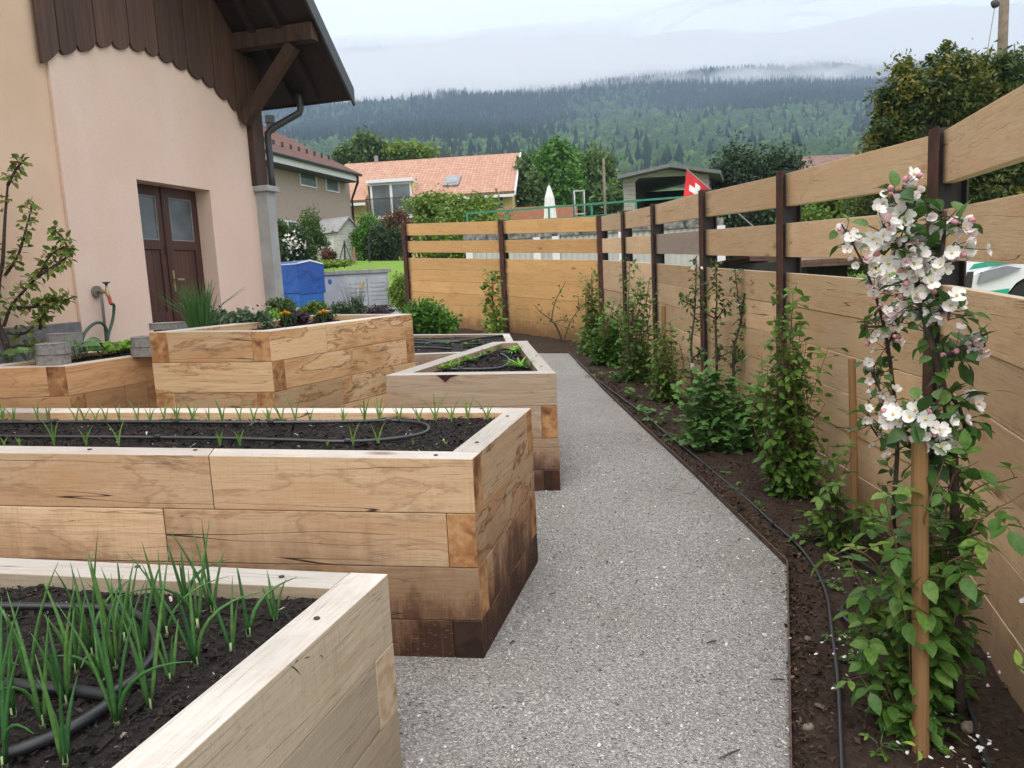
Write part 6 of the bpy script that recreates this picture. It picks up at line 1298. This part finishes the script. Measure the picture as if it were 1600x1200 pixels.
herb(450, 508, 12, 8, 'lf_dark', .02, 420, 'dark marigold foliage below the first flower'); herb(508, 502, 12, 8, 'lf_dark', .02, 420, 'dark marigold foliage below the second flower'); herb(532, 496, 18, 12, 'lf_blue', .018, 1000, 'grey green lavender right of the second marigold'); herb(556, 494, 18, 13, 'lf_blue', .018, 1000, 'grey green lavender with upright spikes', name='lavender')
chives(556, 494, 70, .34, .07, 'thin upright lavender spikes near the right end of the tallest bed', 'lf_sage', .0018, 'lavender_spikes'); herb(590, 493, 24, 7, 'lf_purple', .02, 700, 'low brownish thyme trailing along the right end of the tallest bed', name='thyme')
for x, y, lb in ((446, 491, 'first orange marigold, left one in the tallest bed'), (506, 489, 'second orange marigold, right one in the tallest bed')):
    b = G(x, y + 18, hz_); c = At(x, y, b.y); r_ = thing('marigold', b, lb, 'flower', 'marigolds in the tallest bed'); mp, my = MB(), MB()
    for (ox, oz) in ((0, 0), (-.03, -.012), (.025, -.008)):
        cc = c + V((ox, 0, oz))
        for j in range(14): a = j * .45 * 2; petal(mp, cc, V((math.cos(a), math.sin(a) * .6 - .3, .35 + .5 * (j % 2))), Z, .028, .022, 0)
        my.tube([b, cc], .002, 5)
    mp.build('petals', M['orange'], r_, smooth=True); my.build('stem', M['gstem'], r_)
# rusty screw heads sunk in the rails, cracks and a knot
M['crack'] = plain('deep_crack', (.02, .012, .008), .95)
def wallof(bed, i): return [c for c in bed.children if c.name.startswith('timber_wall')][i]
for bed, H_, w_, px, py in ((BED2, H2, 1, 745, 691), (BED2, H2, 1, 793, 650), (BED2, H2, 0, 681, 711), (BED2, H2, 0, 305, 703), (BED2, H2, 0, 140, 702), (BED2, H2, 2, 752, 638), (BED1, H1, 2, 440, 901), (BED1, H1, 1, 495, 966), (BED4, H4, 1, 846, 572), (BED4, H4, 1, 838, 556), (BED1, H1, 2, 215, 885)):
    c = G(px, py, H_ + .0005); mb = MB(); mb.tube([c, c + GN * .0015], .0085, 12); mb.build('screw_head', M['rust'], wallof(bed, w_))
pn = (P1[2] - P1[1]).normalized(); pn = V((pn.y, -pn.x, 0)); p0 = GZ(P1[2], 0) - pn * .0025
for ln in ([(1290, 742), (1308, 750), (1325, 766), (1350, 795)], [(1312, 738), (1322, 722), (1334, 712)], [(1345, 716), (1368, 706), (1395, 702)], [(1420, 690), (1436, 702), (1446, 720)]):
    q = [Vp(x * .35, 780 + y * .35, p0, pn) for x, y in ln]; mb = MB(); mb.tube(q, [.0006] + [.0022] * (len(q) - 2) + [.0005], 5); mb.build('crack', M['crack'], wallof(BED1, 1))
dk = (P4[1] - P4[0]).normalized(); pn = V((dk.y, -dk.x, 0)); p0 = GZ(P4[0], 0); q = [Vp(x, y, p0, pn) + pn * -.004 for x, y in ((682, 586), (690, 592), (696, 597), (703, 590), (716, 585.5))]; mb = MB(); mb.prism(q, pn * .006); mb.build('knot', M['oak_end_dark'], wallof(BED4, 0))
# dry twigs and bark bits lying on the gravel
for i, (px, py, a, L, lb) in enumerate([(1140, 1178, .5, .09, 'short dark twig on the gravel at the bottom right of the path'), (1215, 1062, -.2, .05, 'small dark twig on the gravel near the steel edging'), (800, 1003, .9, .03, 'dark bark crumb on the gravel right of the stained corner'), (948, 878, 1.2, .035, 'dark bark crumb in the middle of the path'), (1112, 1003, .4, .05, 'thin twig crumb on the gravel by the path centre'), (862, 928, .2, .025, 'tiny dark crumb beside the long bed corner'), (1155, 842, 1.0, .02, 'dark crumb near the bend of the edging')]):
    c = G(px, py, .008); d = V((math.cos(a), math.sin(a), 0)); mb = MB(); mb.tube([c - d * L * .5, c + V((.003, -.002, .004)), c + d * L * .5], [.002, .0038, .0015], 6); tag(mb.build('twig', M['bark'], loc=c, smooth=True), lb, 'twig', 'bits lying on the gravel')
# ================================================================== camera, sky, sun
cam = bpy.data.cameras.new('camera'); co = bpy.data.objects.new('camera', cam); COL.objects.link(co)
cam.sensor_width = 36; cam.lens = 27.0; cam.clip_end = 12000; cam.clip_start = .02
R3 = Matrix(((_rt[0], -0, 0), (0, 0, 0), (0, 0, 0)))
cx = cam2w(V((1, 0, 0))); cy = cam2w(V((0, -1, 0))); cz = cam2w(V((0, 0, -1)))
co.matrix_world = Matrix(((cx.x, cy.x, cz.x, 0), (cx.y, cy.y, cz.y, 0), (cx.z, cy.z, cz.z, EYE), (0, 0, 0, 1)))
scene.camera = co
w = bpy.data.worlds.new('World'); scene.world = w; w.use_nodes = True; t = w.node_tree; t.nodes.clear()
def wn(ty, ins=None, **p):
    nd = t.nodes.new(ty)
    for k, v in p.items(): setattr(nd, k, v)
    for k, v in (ins or {}).items():
        if isinstance(v, bpy.types.NodeSocket): t.links.new(v, nd.inputs[k])
        else: nd.inputs[k].default_value = v
    return nd
EL, ROT = math.radians(58), math.radians(200)
sky = wn('ShaderNodeTexSky', sky_type='NISHITA', sun_disc=False, sun_elevation=EL, sun_rotation=ROT, dust_density=3.0)
bg1 = wn('ShaderNodeBackground', {0: sky.outputs[0], 1: .05})
tc = wn('ShaderNodeTexCoord').outputs['Generated']
mp = wn('ShaderNodeMapping', {'Vector': tc, 'Scale': (1, 1, 2.6)}).outputs[0]
nz = wn('ShaderNodeTexNoise', {'Vector': mp, 'Scale': 1.7, 'Detail': 5.0, 'Roughness': .5}).outputs['Fac']
sp = wn('ShaderNodeSeparateXYZ', {0: tc}).outputs[2]
zz = wn('ShaderNodeMapRange', {0: sp, 1: .18, 2: .42}).outputs[0]
n2 = wn('ShaderNodeMapRange', {0: nz, 1: .3, 2: .7, 3: -.10, 4: .10}).outputs[0]
ad = wn('ShaderNodeMath', {0: sp, 1: n2}, operation='ADD').outputs[0]
cr = wn('ShaderNodeValToRGB', {0: ad}); cr.color_ramp.elements.new(.34); cr.color_ramp.elements.new(.2); e = cr.color_ramp.elements
for q_, (p_, c_) in zip(e, ((.0, (.37, .365, .36)), (.16, (.395, .384, .373)), (.40, (.455, .442, .42)), (1, (1.0, .99, .975)))): q_.position = p_; q_.color = (*c_, 1)
bg2 = wn('ShaderNodeBackground', {0: cr.outputs[0], 1: SKYS})
ash = wn('ShaderNodeAddShader', {0: bg1.outputs[0], 1: bg2.outputs[0]})
wo = t.nodes.new('ShaderNodeOutputWorld'); t.links.new(ash.outputs[0], wo.inputs[0])
sl = bpy.data.lights.new('sun', 'SUN'); sl.energy = .9; sl.angle = math.radians(25); sl.color = (1, .97, .92)
so = bpy.data.objects.new('sun', sl); COL.objects.link(so)
# the sun stands behind the left shoulder of the viewer; Nishita's rotation is measured from +Y clockwise
sd = V((math.sin(ROT) * math.cos(EL), math.cos(ROT) * math.cos(EL), math.sin(EL)))
so.rotation_euler = sd.to_track_quat('Z', 'Y').to_euler(); so.location = (0, 0, 30)
scene.view_settings.view_transform = 'Standard'; scene.view_settings.look = 'None'; scene.view_settings.gamma = 1
scene.view_settings.exposure = EXPO
scene.cycles.use_denoising = True
try: scene.cycles.denoiser = 'OPENIMAGEDENOISE'
except Exception: pass
scene.cycles.max_bounces = 6; scene.cycles.diffuse_bounces = 3; scene.cycles.glossy_bounces = 2
scene.cycles.transparent_max_bounces = 8; scene.cycles.volume_bounces = 1; scene.cycles.caustics_reflective = False; scene.cycles.caustics_refractive = False
